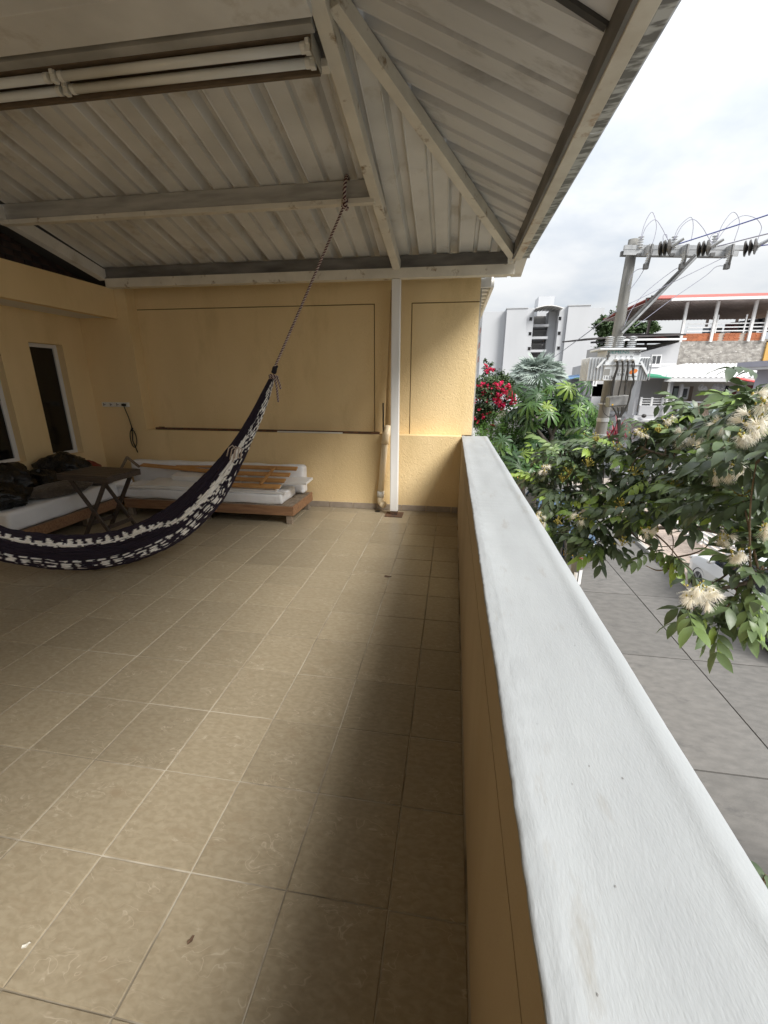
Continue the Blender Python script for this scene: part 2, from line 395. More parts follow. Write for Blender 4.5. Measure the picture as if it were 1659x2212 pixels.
# face pieces around the incised lines
def plate(x0, x1, z0, z1): return MB().box(x0, YU, z0, x1, YU + .0125, z1)
g_ = .006
zt = 2.575
f1 = MB()
for (a, b, c, d) in ((-4.262, -1.015 - g_, zt + g_, 2.859), (-1.015 + g_, -.550 - g_, WT + .001, 2.859), (-1.015 - g_, -1.015 + g_, zt + g_, 2.859),
                     (-.550 - g_, .2555, zt + g_, 2.859)):
    f1.box(a, YU, c, b, YU + .0122, d)
part(bw, 'wall_border', f1, M['stucco'])
part(bw, 'wall_panel', MB().box(-4.2615, YU + .001, WT + .001, -1.015 - g_, YU + .0122, zt - g_), M['stucco'])
part(bw, 'wall_panel', MB().box(-.550 + g_, YU + .001, WT + .001, .2553, YU + .0122, zt - g_), M['stucco'])
# skirting tiles
x = -4.95; k = 0
while x < .12:
    x1 = min(x + .33, .127)
    part(bw, 'skirting_tile', MB().box(x + .002, YB - .011, 0.001, x1 - .002, YB + .002, .078), M['skirting'], bevel=.0015)
    x += .333
part(bw, 'edge_trim', MB().bar((.262, 5.66, 2.72), (.262, 5.66, -.2), .02, .02, up=(0, 1, 0)), M['galv_dark'])

# ------------------------------------------------------------------ door wall, two narrow windows, canopy
dw = thing('side_wall', 'yellow wall with two narrow dark windows under the canopy', 'wall', (XL, 4, 0))
W1 = (4.66, 5.12, .72, 2.10); W2 = (3.70, 4.30, .74, 2.12)
b = MB()
ys = [2.0, W2[0], W2[1], W1[0], W1[1], YB + .01]
b.box(XL - .2, -2.5, -.2, XL, W2[0], 2.62)
b.box(XL - .2, W2[1], -.2, XL, W1[0], 2.62)
b.box(XL - .2, W1[1], -.2, XL, YB + .02, 2.62)
for W_ in (W1, W2):
    b.box(XL - .2, W_[0], -.2, XL, W_[1], W_[2]); b.box(XL - .2, W_[0], W_[3], XL, W_[1], 2.62)
part(dw, 'wall', b, M['stucco_smooth'])
for W_ in (W1, W2):
    f = MB(); xf = XL - .09
    f.box(xf - .04, W_[0], W_[2], xf, W_[0] + .05, W_[3]); f.box(xf - .04, W_[1] - .05, W_[2], xf, W_[1], W_[3])
    f.box(xf - .04, W_[0] + .05, W_[3] - .045, xf, W_[1] - .05, W_[3]); f.box(xf - .04, W_[0] + .05, W_[2], xf, W_[1] - .05, W_[2] + .04)
    fr = part(dw, 'window', f, M['frame_white'], bevel=.003)
    part(fr, 'pane', MB().box(xf - .03, W_[0] + .05, W_[2] + .04, xf - .02, W_[1] - .05, W_[3] - .045), M['glass_dark'])
part(dw, 'room', MB().box(XL - .26, 3.5, 0, XL - .201, YB, 2.3), M['black_steel'])
cn = thing('canopy', 'yellow concrete canopy beam with pale underside over the side windows', 'canopy', (-4.7, 4, 2.44))
part(cn, 'fascia', MB().box(-4.52, -2.5, 2.445, -4.42, YB - .001, 2.80), M['stucco_smooth'])
part(cn, 'slab', MB().box(XL + .001, -2.5, 2.46, -4.521, YB - .001, 2.78), M['soffit'])
# dark brick wall of the next building above the canopy
bk = thing('brick_wall', 'dark old brick wall seen in the gap over the canopy', 'wall', (-5.05, 4, 2.8))
part(bk, 'mortar', MB().box(-5.2, -2.5, 2.79, -5.03, 6.35, 4.6), M['mortar'])
part(bk, 'roof_edge', MB().bar((-4.80, 5.95, 2.93), (-4.80, 2.2, 3.86), .86, .05), M['mortar'])
bme = MB().box(-.01, -.105, -.028, .012, .105, .028).mesh('brick'); bme.materials.append(M['brick_dark'])
for r_ in range(12):
    for c_ in range(16):
        inst(bk, 'brick', bme, (-5.03 + rnd.gauss(0, .002), 2.75 + c_ * .222 + (r_ % 2) * .11, 2.84 + r_ * .07))

# ------------------------------------------------------------------ METAL ROOF
s1, s2 = .25, .48
EX, EY = .57, 5.22
ZS = 3.00                       # sheet height at the eaves line
APX, APY = EX - .52 * 2.5, EY - 2.5
FY = -1.3                       # the roof runs on unseen behind the camera to the added wall
def zr(y): return ZS + s1 * (EY - y)
def zright(x): return ZS + s2 * (EX - x)
rf = thing('metal_roof', 'steel framed hip roof of ribbed grey sheets over the terrace', 'roof', (-1.9, 5.2, 0))
# ribbed sheets
PER = .43
prof = [(.0, 0), (.122, 0), (.128, -.004), (.138, .034), (.166, .034), (.176, -.004), (.183, 0), (.292, 0), (.300, -.006), (.306, 0), (.326, .088), (.396, .088), (.412, 0), (.418, -.006), (.424, 0)]
def ribs(a, b):
    out_ = []; k = math.floor(a / PER) - 1
    while k * PER < b:
        for t, h in prof:
            u = k * PER + t
            if a <= u <= b: out_.append((u, h))
        k += 1
    return out_
def hipx(y): return EX - .52 * (EY - y) if y >= APY else APX
def ytop(x): return APY if x <= APX else EY - (EX - x) / .52
XW = -4.38
def sheet(pts, lo, hi):
    """pts: [(u,h)], lo/hi: functions u,h -> Vector"""
    mb = MB(); n = len(pts)
    vs = []
    for u, h in pts:
        a, b_ = lo(u, h), hi(u, h)
        vs += [a, a.lerp(b_, .33), a.lerp(b_, .66), b_]
    fs = []
    for i in range(n - 1):
        for k in range(3): fs.append((i*4+k, i*4+k+1, i*4+4+k+1, i*4+4+k))
    return mb.add(vs, fs)
x = XW; k = 0
while x < EX + .06:
    x1 = min(x + 2 * PER, EX + .06)
    pts = [q for q in ribs(x, x1 + .10)]
    if len(pts) > 1:
        ov = .003 * (k % 2)
        part(rf, 'roof_sheet', sheet(pts, lambda u, h: Vector((u, 5.80, zr(5.80) + h + ov)), lambda u, h: Vector((u, min(ytop(u) - .03, 5.38), zr(min(ytop(u) - .03, 5.38)) + h + ov))), M['sheet'], solid=.002)
        pf = [q for q in pts if q[0] <= APX + .01]
        if len(pf) > 1:
            part(rf, 'roof_sheet', sheet(pf, lambda u, h: Vector((u, FY, zr(APY) + .03 + h + ov)), lambda u, h: Vector((u, APY, zr(APY) + .03 + h + ov))), M['sheet'], solid=.002)
    x = x1 + (0 if x1 < EX + .06 else 1); k += 1
y = FY - .05; k = 0
while y < EY + .1:
    y1 = min(y + 2 * PER, EY + .1)
    pts = [q for q in ribs(y, y1 + .10)]
    if len(pts) > 1:
        ov = .003 * (k % 2)
        xe = EX + .07
        part(rf, 'roof_sheet', sheet(pts, lambda u, h: Vector((xe, u, zright(xe) + h + ov)), lambda u, h: Vector((min(hipx(u), EX + .05), u, zright(min(hipx(u), EX + .05)) + h + ov))), M['sheet_out'], solid=.002)
    y = y1 + (0 if y1 < EY + .1 else 1); k += 1
# dark lap strip on the right slope
part(rf, 'lap_strip', MB().bar((EX - .04, 2.285, zright(EX - .04) - .012), (-.10, 2.19, zright(-.10) - .012), .030, .016), M['seam'])
# eaves beam, channel
part(rf, 'eaves_beam', MB().box(-4.30, 5.20, 2.76, .575, 5.30, 2.862), M['cream'], bevel=.006)
part(rf, 'channel', MB().box(-4.32, 5.225, 2.8625, .50, 5.28, 2.985).box(-4.32, 5.205, 2.863, .50, 5.225, 2.875), M['channel_dark'])
part(rf, 'side_beam', MB().box(.555, FY, 2.885, .632, 5.195, 2.965), M['cream_rust'], bevel=.005)
part(rf, 'side_channel', MB().box(.535, FY, 2.893, .5545, 5.15, 3.02), M['channel_dark'])
def rafter(name, p, q, w_, h_, m_):
    return part(rf, name, MB().bar(p, q, w_, h_), m_, bevel=.004)
def zb(y): return zr(y) - .052
rafter('rafter', (-.685, 5.235, zb(5.235) - .06), (-.775, 2.60, zb(2.60) - .06), .085, .10, M['cream'])
hx = lambda t: Vector((EX - .52 * t, EY - t, ZS + s1 * t - .075))
rafter('hip_rafter', hx(.02), hx(2.45), .075, .09, M['cream'])
part(rf, 'hip_cap', MB().bar(Vector((EX + .03, EY + .06, ZS + .05)), Vector((APX, APY, ZS + s1 * 2.5 + .055)), .30, .004), M['sheet_out'])
part(rf, 'ridge_cap', MB().box(APX - .2, FY, zr(APY) + .09, APX + .05, APY + .06, zr(APY) + .094), M['sheet_out'])
part(rf, 'ridge_cap', MB().box(XW, APY - .2, zr(APY) + .095, APX + .1, APY + .2, zr(APY) + .099), M['sheet_out'])
rafter('edge_rafter', (-4.34, 5.24, zb(5.24) - .04), (-4.44, 2.7, zb(2.7) - .04), .10, .12, M['sheet'])
# purlins: C channels with a pale lower lip
for yy, xa, xb in ((4.10, -4.40, -.735), (2.98, -4.45, -.80)):
    z0 = zr(yy) - .165
    pm = MB().box(xa, yy, z0 + .0215, xb, yy + .045, zr(yy) - .012)
    pu = part(rf, 'purlin', pm, M['galv_dark'])
    part(pu, 'flange', MB().box(xa, yy - .016, z0 - .018, xb, yy + .05, z0 + .021), M['cream'], bevel=.003)
part(rf, 'ridge_beam', MB().box(-4.45, 2.46, zr(APY) - .20, -.80, 2.70, zr(APY) - .10), M['sheet'], bevel=.004)
part(rf, 'ridge_channel', MB().box(-4.45, 2.735, zr(APY) - .20, -.82, 2.80, zr(APY) - .05), M['galv_dark'])
# post and base plate
po = part(rf, 'post', MB().box(-.742, 5.215, .055, -.642, 5.300, 2.758), M['post'], bevel=.008)
part(po, 'base_plate', MB().box(-.80, 5.14, .001, -.575, 5.345, .012), M['rust'], bevel=.002)
part(po, 'rusted_foot', MB().box(-.738, 5.219, .012, -.646, 5.296, .056), M['rust'], bevel=.004)
# gutter along the street side
gt = MB(); gp = [(.636, 2.985), (.640, 2.945), (.655, 2.93), (.712, 2.935), (.728, 2.95), (.73, 3.03), (.745, 3.035)]
for ya, yb in ((FY, 2.895), (2.9, 5.30)):
    vs = [(gx, ya, gz) for gx, gz in gp] + [(gx, yb, gz) for gx, gz in gp]; n = len(gp)
    g1 = MB().add(vs, [(i, i+1, n+i+1, n+i) for i in range(n-1)])
    part(rf, 'gutter', g1, M['gutter'], solid=.003)
part(rf, 'gutter_end', MB().box(.64, 5.30, 2.93, .735, 5.304, 3.03), M['gutter'])

# ------------------------------------------------------------------ fluorescent light under the roof
fz = zr(2.88) - .19
ft = thing('fluorescent_light', 'long unlit fluorescent fitting with pairs of white tubes under the roof', 'ceiling light', (-2.6, 2.85, fz))
part(ft, 'board', MB().box(-4.44, 2.80, fz + .028, -.845, 2.975, fz + .045), M['fixture'])
part(ft, 'edge_board', MB().box(-4.44, 2.955, fz - .055, -.845, 2.978, fz + .0275), M['fixture'])
part(ft, 'end_plate', MB().box(-.844, 2.80, fz - .045, -.838, 2.978, fz + .045), M['fixture_tray'])
for yy, zo in ((2.838, -.002), (2.918, -.022)):
    for xa, xb in ((-4.30, -2.50), (-2.40, -.90)):
        tb = part(ft, 'tube', MB().tube([(xa, yy, fz + zo), (xb, yy, fz + zo)], .024, 14), M['tube_glass'], smooth=True)
        for xx, sg in ((xa, -1), (xb, 1)):
            part(tb, 'tube_cap', MB().tube([(xx - .012 * sg, yy, fz + zo), (xx + .014 * sg, yy, fz + zo)], .026, 14), M['plastic_white'])
    for xx in (-2.45, -.872):
        part(ft, 'tube_holder', MB().box(xx - .016, yy - .018, fz + zo - .028, xx + .016, yy + .018, fz + .0275).box(xx - .012, yy - .028, fz + zo + .004, xx + .012, yy + .028, fz + .026), M['plastic_white'], bevel=.003)

# ------------------------------------------------------------------ PARAPET
pw = thing('parapet', 'low yellow parapet wall with a broad white painted top beside the terrace', 'parapet', (.29, 2.5, 0))
PT = 1.00
part(pw, 'wall', MB().box(WX, -2.5, -3.4, .44, 5.60, .835).box(WX, -2.5, .843, .44, 5.60, PT - .005).box(WX + .006, -2.5, .8352, .434, 5.59, .8428), M['parapet_shaded'])
# coping: cross-section grid along Y with a ragged plaster edge
cp = MB(); sec = []
ny = 520
prof_ = [(.1297, PT - .0055), (.1293, PT - .002), (.1305, PT + .001), (.137, PT + .0035), (.146, PT + .0015), (.153, PT + .0035), (.161, PT + .001), (.167, PT + .002), (.176, PT - .0005), (.24, PT), (.31, PT), (.38, PT - .001), (.404, PT + .001), (.416, PT + .005), (.428, PT + .003), (.446, PT + .001), (.4535, PT - .004), (.455, PT - .014), (.455, PT - .06)]
for j in range(ny + 1):
    y = -2.0 + (5.60 + 2.0) * j / ny
    w1 = .0006 * math.sin(y * 9.1) + .0004 * math.sin(y * 23 + 1) + rnd.gauss(0, .0006)
    w2 = .0008 * math.sin(y * 3.3 + 2) + .0005 * math.sin(y * 14)
    row = []
    for i, (a, c) in enumerate(prof_):
        e = w1 if i < 5 else (w2 if i > 12 else 0)
        dz = (rnd.gauss(0, .0006) if 1 < i < 9 else rnd.gauss(0, .0002)) + .0005 * math.sin(y * 5 + i)
        row.append((a + e, y, c + dz))
    sec += row
npf = len(prof_)
cp.add(sec, [(j*npf+i, (j+1)*npf+i, (j+1)*npf+i+1, j*npf+i+1) for j in range(ny) for i in range(npf - 1)])
cp.add([sec[i] for i in range(ny*npf, (ny+1)*npf)], [tuple(range(npf))])
cope = part(pw, 'coping', cp, M['cap'], smooth=True)
M['chip'] = mat('exposed_grey_render', (.27, .265, .255), (.19, .185, .178), scale=60, rough=.95)
cg = random.Random(17)
for k in range(26):
    y = .25 + 4.8 * cg.random() ** 1.7; x_ = cg.uniform(.19, .39); s_ = cg.uniform(.0006, .0020)
    vs = [(x_ + s_ * .8 * math.cos(a) * cg.uniform(.6, 1.2), y + s_ * 1.5 * math.sin(a) * cg.uniform(.6, 1.2), PT + .0008) for a in [i * .785 for i in range(8)]]
    part(cope, 'chip', MB().add(vs, [tuple(range(8))]), M['chip'])

# ------------------------------------------------------------------ drain pipe beside the post
dp = thing('drain_pipe', 'cream plastic drain pipe with elbows beside the white post', 'pipe', (-.85, 5.41, .15))
pa, pb = at(846, 640, Y=5.42), at(842, 930, Y=5.42)
part(dp, 'upper_pipe', MB().tube([Vector((-.755, 5.54, 2.70)), Vector((-.812, 5.50, 1.12))], .042, 16), M['pvc_upper'], smooth=True)
el = [Vector((-.812, 5.50, 1.12)), Vector((-.815, 5.485, 1.06)), Vector((-.822, 5.455, 1.03)), Vector((-.833, 5.43, 1.005)), Vector((-.838, 5.42, .95)), Vector((-.842, 5.415, .90))]
part(dp, 'elbow', MB().tube(el, [.046, .049, .05, .05, .049, .049], 18), M['pvc'], smooth=True)
part(dp, 'lower_pipe', MB().tube([Vector((-.842, 5.415, .905)), Vector((-.895, 5.415, .26))], .041, 18), M['pvc'], smooth=True)
part(dp, 'collar', MB().tube([Vector((-.893, 5.415, .27)), Vector((-.897, 5.415, .19))], .048, 18), M['plastic_white'], smooth=True)
part(dp, 'outlet', MB().tube([Vector((-.896, 5.415, .2)), Vector((-.897, 5.415, .15)), Vector((-.885, 5.40, .115)), Vector((-.862, 5.37, .10)), Vector((-.845, 5.345, .10))], [.042, .046, .047, .046, .045], 18), M['pvc'], smooth=True)
single('drain_hole', MB().lathe((-.93, 5.36, .001), [(.036, 0), (.036, .004), (.028, .006), (.022, .003)], 18), M['black_steel'], 'small round drain cover in the floor by the pipe', 'drain', loc=(-.93, 5.36, 0))

# rods on the ledge
single('steel_bar', MB().bar((-4.15, 5.53, WT + .016), (-.93, 5.53, WT + .016), .03, .03).bar((-4.1, 5.53, WT + .035), (-4.02, 5.53, WT + .035), .02, .012), M['rust'], 'long dark rusty steel bar lying along the wall ledge', 'bar', loc=(-2.5, 5.53, WT), bevel=.003)
single('curtain_rod', MB().tube([(-2.32, 5.49, WT + .010), (-1.42, 5.49, WT + .010)], .010, 10), M['plastic_white'], 'thin white rod lying in front of the steel bar on the ledge', 'rod', loc=(-1.9, 5.49, WT))
single('iron_stick', MB().tube([(-.895, 5.60, 1.40), (-.885, 5.56, WT + .02), (-.87, 5.50, WT + .008)], [.010, .011, .010], 8), M['black_steel'], 'short black iron stick standing upright on the ledge by the pipe', 'stick', loc=(-.89, 5.56, WT))

# socket strip with a hanging cord
ps = thing('power_strip', 'white four socket power strip fixed on the shaded yellow wall', 'power strip', (-4.66, YB, 1.345))
part(ps, 'housing', MB().box(-4.865, YB - .035, 1.315, -4.455, YB - .0005, 1.378), M['plastic_white'], bevel=.006)
for k in range(4):
    xx = -4.815 + k * .103
    part(ps, 'socket', MB().lathe((xx, YB - .034, 1.346), [(.027, 0), (.027, .004), (.021, .005), (.020, -.004)], 16, axis=(0, -1, 0)), M['cable'] if k == 9 else M['frame_white'], smooth=False)
    part(ps, 'socket_hole', MB().box(xx - .010, YB - .0405, 1.338, xx - .004, YB - .033, 1.356).box(xx + .004, YB - .0405, 1.338, xx + .010, YB - .033, 1.356).box(xx - .022, YB - .0405, 1.328, xx - .014, YB - .033, 1.366), M['cable'])
cpt = [Vector((-4.505, YB - .06, 1.345)), Vector((-4.50, YB - .055, 1.30)), Vector((-4.485, YB - .03, 1.18)), Vector((-4.47, YB - .02, 1.05)), Vector((-4.475, YB - .02, 1.0))]
loop = [Vector((-4.475 + .055 * math.sin(a) * (1 if a < math.pi else .75), YB - .02 - .006 * math.sin(a * .5), .88 + .125 * math.cos(a))) for a in [i * .35 for i in range(18)]]
crd = thing('extension_lead', 'black cord plugged into the strip and hanging down in a loop', 'cord', (-4.5, YB - .03, 1.34))
part(crd, 'plug', MB().box(-4.53, YB - .075, 1.328, -4.478, YB - .041, 1.362), M['cable'], bevel=.006)
part(crd, 'cable', MB().tube(cpt + loop + [Vector((-4.47, YB - .02, .98))], .0065, 7).tube([Vector((-4.47, YB - .02, 1.0)), Vector((-4.49, YB - .02, .85)), Vector((-4.44, YB - .02, .68))], .0065, 7).tube([Vector((-4.482, YB - .02, .985)), Vector((-4.462, YB - .02, 1.03))], .013, 8), M['cable'], smooth=True)

# added unseen walls behind the camera, they limit the light reaching the terrace
hs = thing('house', 'added unseen yellow wall blocking light at the near end of the terrace', 'house', (-2.4, -1.7, 0))
part(hs, 'wall', MB().box(-2.75, -1.9, ZS - 3.2, .129, -1.40, 3.9), M['stucco_smooth'])
part(hs, 'added_low_wall', MB().box(-5.2, -1.9, -.2, -2.751, -1.75, 1.0), M['stucco_smooth'])
# ------------------------------------------------------------------ HAMMOCK
M['rope_dark'] = mat('burgundy_rope_strand', (.12, .03, .04), (.06, .018, .025), scale=60, rough=.9)
M['rope_pale'] = mat('pale_rope_strand', (.58, .50, .44), (.48, .40, .36), scale=60, rough=.9)
M['cord'] = mat('hammock_cord', (1, 1, 1), (.86, .86, .87), scale=45, rough=.9, attr='Col', bump=(160, .002, .4))
M['knot'] = mat('dark_cord_knot', (.016, .012, .02), (.010, .008, .013), scale=70, rough=.9, bump=(120, .004, .6))

def catmull(pts, n):
    P = [np.array(p, float) for p in pts]; P = [2*P[0]-P[1]] + P + [2*P[-1]-P[-2]]
    out_ = []
    for i in range(1, len(P) - 2):
        for k in range(n):
            t = k / n
            out_.append(.5*((2*P[i])+(-P[i-1]+P[i+1])*t+(2*P[i-1]-5*P[i]+4*P[i+1]-P[i+2])*t*t+(-P[i-1]+3*P[i]-3*P[i+1]+P[i+2])*t**3))
    out_.append(P[-2]); return out_
hm = thing('hammock', 'dark purple and white woven cord hammock hanging by a striped rope', 'hammock', tuple(at(150, 1190, Y=3.0)))
def strands(centre, rad, sr, n, turns_per_m, phase=0):
    """twisted strands round a centre line -> list of point lists"""
    out_ = []
    L_ = [0]
    for a, b in zip(centre, centre[1:]): L_.append(L_[-1] + (b - a).length)
    m_ = max(8, int(L_[-1] * turns_per_m * 9))
    def pos(s):
        for i in range(len(L_) - 1):
            if s <= L_[i+1] or i == len(L_) - 2:
                t = (s - L_[i]) / max(1e-6, L_[i+1] - L_[i]); return centre[i].lerp(centre[i+1], t), (centre[i+1] - centre[i]).normalized()
    for k in range(n):
        pts = []
        for j in range(m_ + 1):
            s = L_[-1] * j / m_; p, d = pos(s)
            a = d.cross(Vector((0, 1, .3))).normalized(); b = d.cross(a)
            th = 2 * math.pi * (s * turns_per_m + k / n) + phase
            pts.append(p + a * rad * math.cos(th) + b * rad * math.sin(th))
        out_.append(pts)
    return out_
def rope(par, centre, rad=.0052, sr=.0060, tpm=20):
    dk, pl = MB(), MB()
    for k, pts in enumerate(strands(centre, rad, sr, 4, tpm)):
        (dk if k % 2 == 0 else pl).tube(pts, sr, 5)
    o = part(par, 'rope', dk, M['rope_dark'], smooth=True)
    part(o, 'pale_strand', pl, M['rope_pale'], smooth=True)
    return o
pTop = Vector((-.985, 4.075, zr(4.1) - .19)); pK = at(594, 792, Y=3.88)
rope(hm, [pTop, pTop.lerp(pK, .5) + Vector((0, 0, -.006)), pK])
# loop over the purlin
lp = []
for i in range(11):
    a = 2 * math.pi * i / 10
    lp.append(Vector((-.975 + .01 * math.sin(a), 4.115 + .075 * math.cos(a), zr(4.1) - .095 + .118 * math.sin(a))))
rope(hm, [lp[0]] + lp[1:], .0075, .0082, 16)
rope(hm, [pTop + Vector((-.005, -.02, .03)), pTop + Vector((.022, -.02, .02)), pTop + Vector((.012, -.022, -.02)), pTop + Vector((-.02, -.01, -.01))], .0075, .0082, 16)
cl = [(590, 812, 3.87), (575, 850, 3.83), (553, 900, 3.77), (528, 948, 3.70), (497, 1000, 3.62), (450, 1065, 3.50), (380, 1130, 3.36), (290, 1174, 3.20), (200, 1192, 3.06), (110, 1192, 2.93), (0, 1174, 2.80), (-120, 1128, 2.66), (-260, 1040, 2.50), (-400, 920, 2.35), (-520, 790, 2.2)]
hh = [.018, .036, .052, .066, .092, .135, .150, .152, .155, .150, .14, .13, .11, .08, .03]
C0 = [at(a, b, Y=c) for a, b, c in cl]
CC = catmull(C0, 26); HH = [float(v) for v in np.interp(np.linspace(0, len(hh) - 1, len(CC)), range(len(hh)), hh)]
arc = [0]
for a, b in zip(CC, CC[1:]): arc.append(arc[-1] + float(np.linalg.norm(b - a)))
hb = MB(); cols = []
DARK, WHITE = (.022, .014, .028), (.95, .93, .88)
NC = 132
hr = random.Random(5)
def pattern(w, front, s):
    """woven pattern: w 0 at the upper edge of the folded cloth, 1 at its lower edge; s metres along"""
    if not front: return WHITE if (w > .35 and w < .5) else DARK
    if s < .60:                              # gathered end: braided white strands on the near side
        lim = .50 + .07 * math.sin(s * 33) - .15 * max(0, s - .35)
        if w > lim: return WHITE if (math.sin(s * 75 + w * 34) > -.45 and math.sin(w * 60) > -.75) else DARK
        return DARK
    if s < .72 and w > .58: return DARK if math.sin(s * 90 + w * 30) > -.3 else WHITE
    k = min(1, max(0, (s - 1.55) / .35))     # the band wanders to the upper edge
    c0 = .40 * (1 - k) + .20 * k
    ph = (s * 12.5) % 1.0
    lo = c0 - .015 - (.10 * (ph > .45) * k) - .02 * math.sin(s * 40)
    hi = c0 + (.17 + .13 * (1 - ph)) * (1 - .55 * k) * (1 if s < 1.2 else max(.5, 1 - .5 * (s - 1.2) / .4))
    if lo < w < hi: return WHITE
    if w > .58:
        row = int((w - .58) / .042)
        if s < 1.15:
            q = (s * 8.5 + row * .31) % 1.0
            return WHITE if (row in (1, 3, 5, 7) and q < .40) else DARK
        q = (s * 10.5 + row * .045) % 1.0
        if row % 2 == 0 and 0 < row < 9 and q < .64: return WHITE
    return DARK
for k in range(NC):
    v0 = 2 * math.pi * (k + hr.uniform(-.3, .3)) / NC
    sj = hr.gauss(0, .005); p1, p2, amp = hr.uniform(0, 6.28), hr.uniform(0, 6.28), hr.uniform(.004, .012)
    pts = []; cc = []
    rad_k = hr.uniform(.93, 1.05)
    for i, c in enumerate(CC):
        t = CC[min(i+1, len(CC)-1)] - CC[max(i-1, 0)]; t = Vector(t).normalized()
        side = t.cross(Vector((0, 0, 1))).normalized()
        if side.y > 0: side = -side
        up = side.cross(t).normalized()
        if up.z < 0: up = -up
        a = HH[i]; b_ = a * (.34 + .30 * max(0, 1 - arc[i] / .7))
        v = v0 + .03 * math.sin(arc[i] * 7 + p1)
        wv = 1 + .02 * math.sin(arc[i] * 41 + p2) * min(1, a / .1)
        pts.append(Vector(c) + up * (a * math.cos(v) * rad_k * wv) + side * (b_ * math.sin(v) * rad_k + amp * math.sin(arc[i] * 19 + p1) * min(1, a / .1)))
        w_ = (1 - math.cos(v0)) / 2
        cc.append(pattern(w_ + .012 * math.sin(arc[i]*9 + p1), math.sin(v0) > -.05, max(0, arc[i] + sj)))
    n0 = len(hb.v); r_ = [max(.0035, min(.0075, HH[i] * .058)) for i in range(len(CC))]
    hb.tube(pts, r_, 4, caps=False)
    for i in range(len(CC)): cols += [cc[i]] * 4
me = hb.mesh('woven_bed', ORG[hm.name], True)
ca = me.color_attributes.new('Col', 'FLOAT_COLOR', 'POINT')
ca.data.foreach_set('color', [x for c in cols for x in (*c, 1.0)])
part(hm, 'woven_bed', me, M['cord'])
me.materials.clear(); me.materials.append(M['cord'])
# inner core so that the bundle is not see-through
core = MB().tube([Vector(c) for c in CC], [max(.004, h * .30) for h in HH], 10)
part(hm, 'inner_cords', core, M['knot'], smooth=True)
kd = (Vector(CC[0]) - Vector(CC[16])).normalized()
k0 = at(593, 799, Y=3.88)
kn = MB()
for i in range(5):
    th = .017 - .002 * abs(i - 1.5)
    ring = [k0 - kd * (.014 * i - .03) + Vector((th * math.cos(a), th * .9 * math.sin(a), .006 * math.sin(a + i))) for a in [j * 2 * math.pi / 12 for j in range(13)]]
    kn.tube(ring, .009, 6)
kn.ellip(k0 - kd * .002, .022, .022, .036, 12, 8)
part(hm, 'knot', kn, M['knot'], smooth=True)
k1 = at(591, 812, Y=3.85)
rope(hm, [k1 + Vector((-.03, -.02, .0)), k1 + Vector((-.01, -.036, .006)), k1 + Vector((.02, -.034, .002)), k1 + Vector((.034, -.01, -.008)), k1 + Vector((.03, .012, -.012))], .006, .0068, 20)
rope(hm, [k1 + Vector((-.03, -.02, -.016)), k1 + Vector((0, -.038, -.014)), k1 + Vector((.03, -.022, -.02))], .006, .0068, 20)
rope(hm, [at(594, 815, Y=3.81), at(598, 838, Y=3.80), at(601, 868, Y=3.81)], .005, .0058, 22)
rope(hm, [at(599, 815, Y=3.82), at(604, 830, Y=3.82), at(606, 840, Y=3.83)], .005, .0058, 22)
lp2 = MB()
for dx_ in (0, 7, 13):
    lp2.tube([at(490 + dx_, 985 + dx_, Y=3.50), at(494 + dx_, 968 + dx_ * .4, Y=3.47), at(502 + dx_, 962 + dx_ * .3, Y=3.47), at(509 + dx_, 970, Y=3.49), at(507 + dx_, 990, Y=3.50)], .006, 6)
part(hm, 'loose_cord', lp2, M['rope_pale'], smooth=True)

# ------------------------------------------------------------------ folding table
tb = thing('folding_table', 'dark stained square wooden folding table with crossed legs', 'table', (-3.7, 3.97, 0))
A0 = Vector((-4.09, 3.79, 0)); U = Vector((.65, -.05, 0)); U_ = U.normalized(); V_ = Vector((-U_.y, U_.x, 0)); TW, TD, TH = .652, .44, .725
def tp(u, v, z): return A0 + U_ * u + V_ * v + Vector((0, 0, z))
ns = 6
for i in range(ns):
    v = TD * (i + .5) / ns
    part(tb, 'slat', MB().obox(tp(TW / 2, v, TH - .009), U_, V_, Vector((0, 0, 1)), TW / 2, TD / ns / 2 - .0025, .009), M['dark_wood'], bevel=.002)
part(tb, 'apron', MB().obox(tp(TW / 2, .009, TH - .042), U_, V_, Vector((0, 0, 1)), TW / 2 - .002, .009, .0235), M['dark_wood'], bevel=.002)
part(tb, 'apron', MB().obox(tp(TW / 2, TD - .009, TH - .042), U_, V_, Vector((0, 0, 1)), TW / 2 - .002, .009, .0235), M['dark_wood'], bevel=.002)
for u in (.009, TW - .009):
    part(tb, 'apron', MB().obox(tp(u, TD / 2, TH - .042), U_, V_, Vector((0, 0, 1)), .009, TD / 2 - .019, .0235), M['dark_wood'], bevel=.002)
for v in (.045, TD - .06):
    for (u0, u1, dv) in ((.10, .56, 0), (.56, .13, .023)):
        part(tb, 'leg', MB().bar(tp(u0, v + dv, TH - .045), tp(u1, v + dv, .004), .020, .042, up=(0, 0, 1)), M['dark_wood'], bevel=.002)
part(tb, 'stretcher', MB().bar(tp(.49, .055, .15), tp(.49, TD - .07, .15), .018, .042), M['dark_wood'], bevel=.002)
part(tb, 'stretcher', MB().bar(tp(.20, .078, .15), tp(.20, TD - .047, .15), .018, .042), M['dark_wood'], bevel=.002)

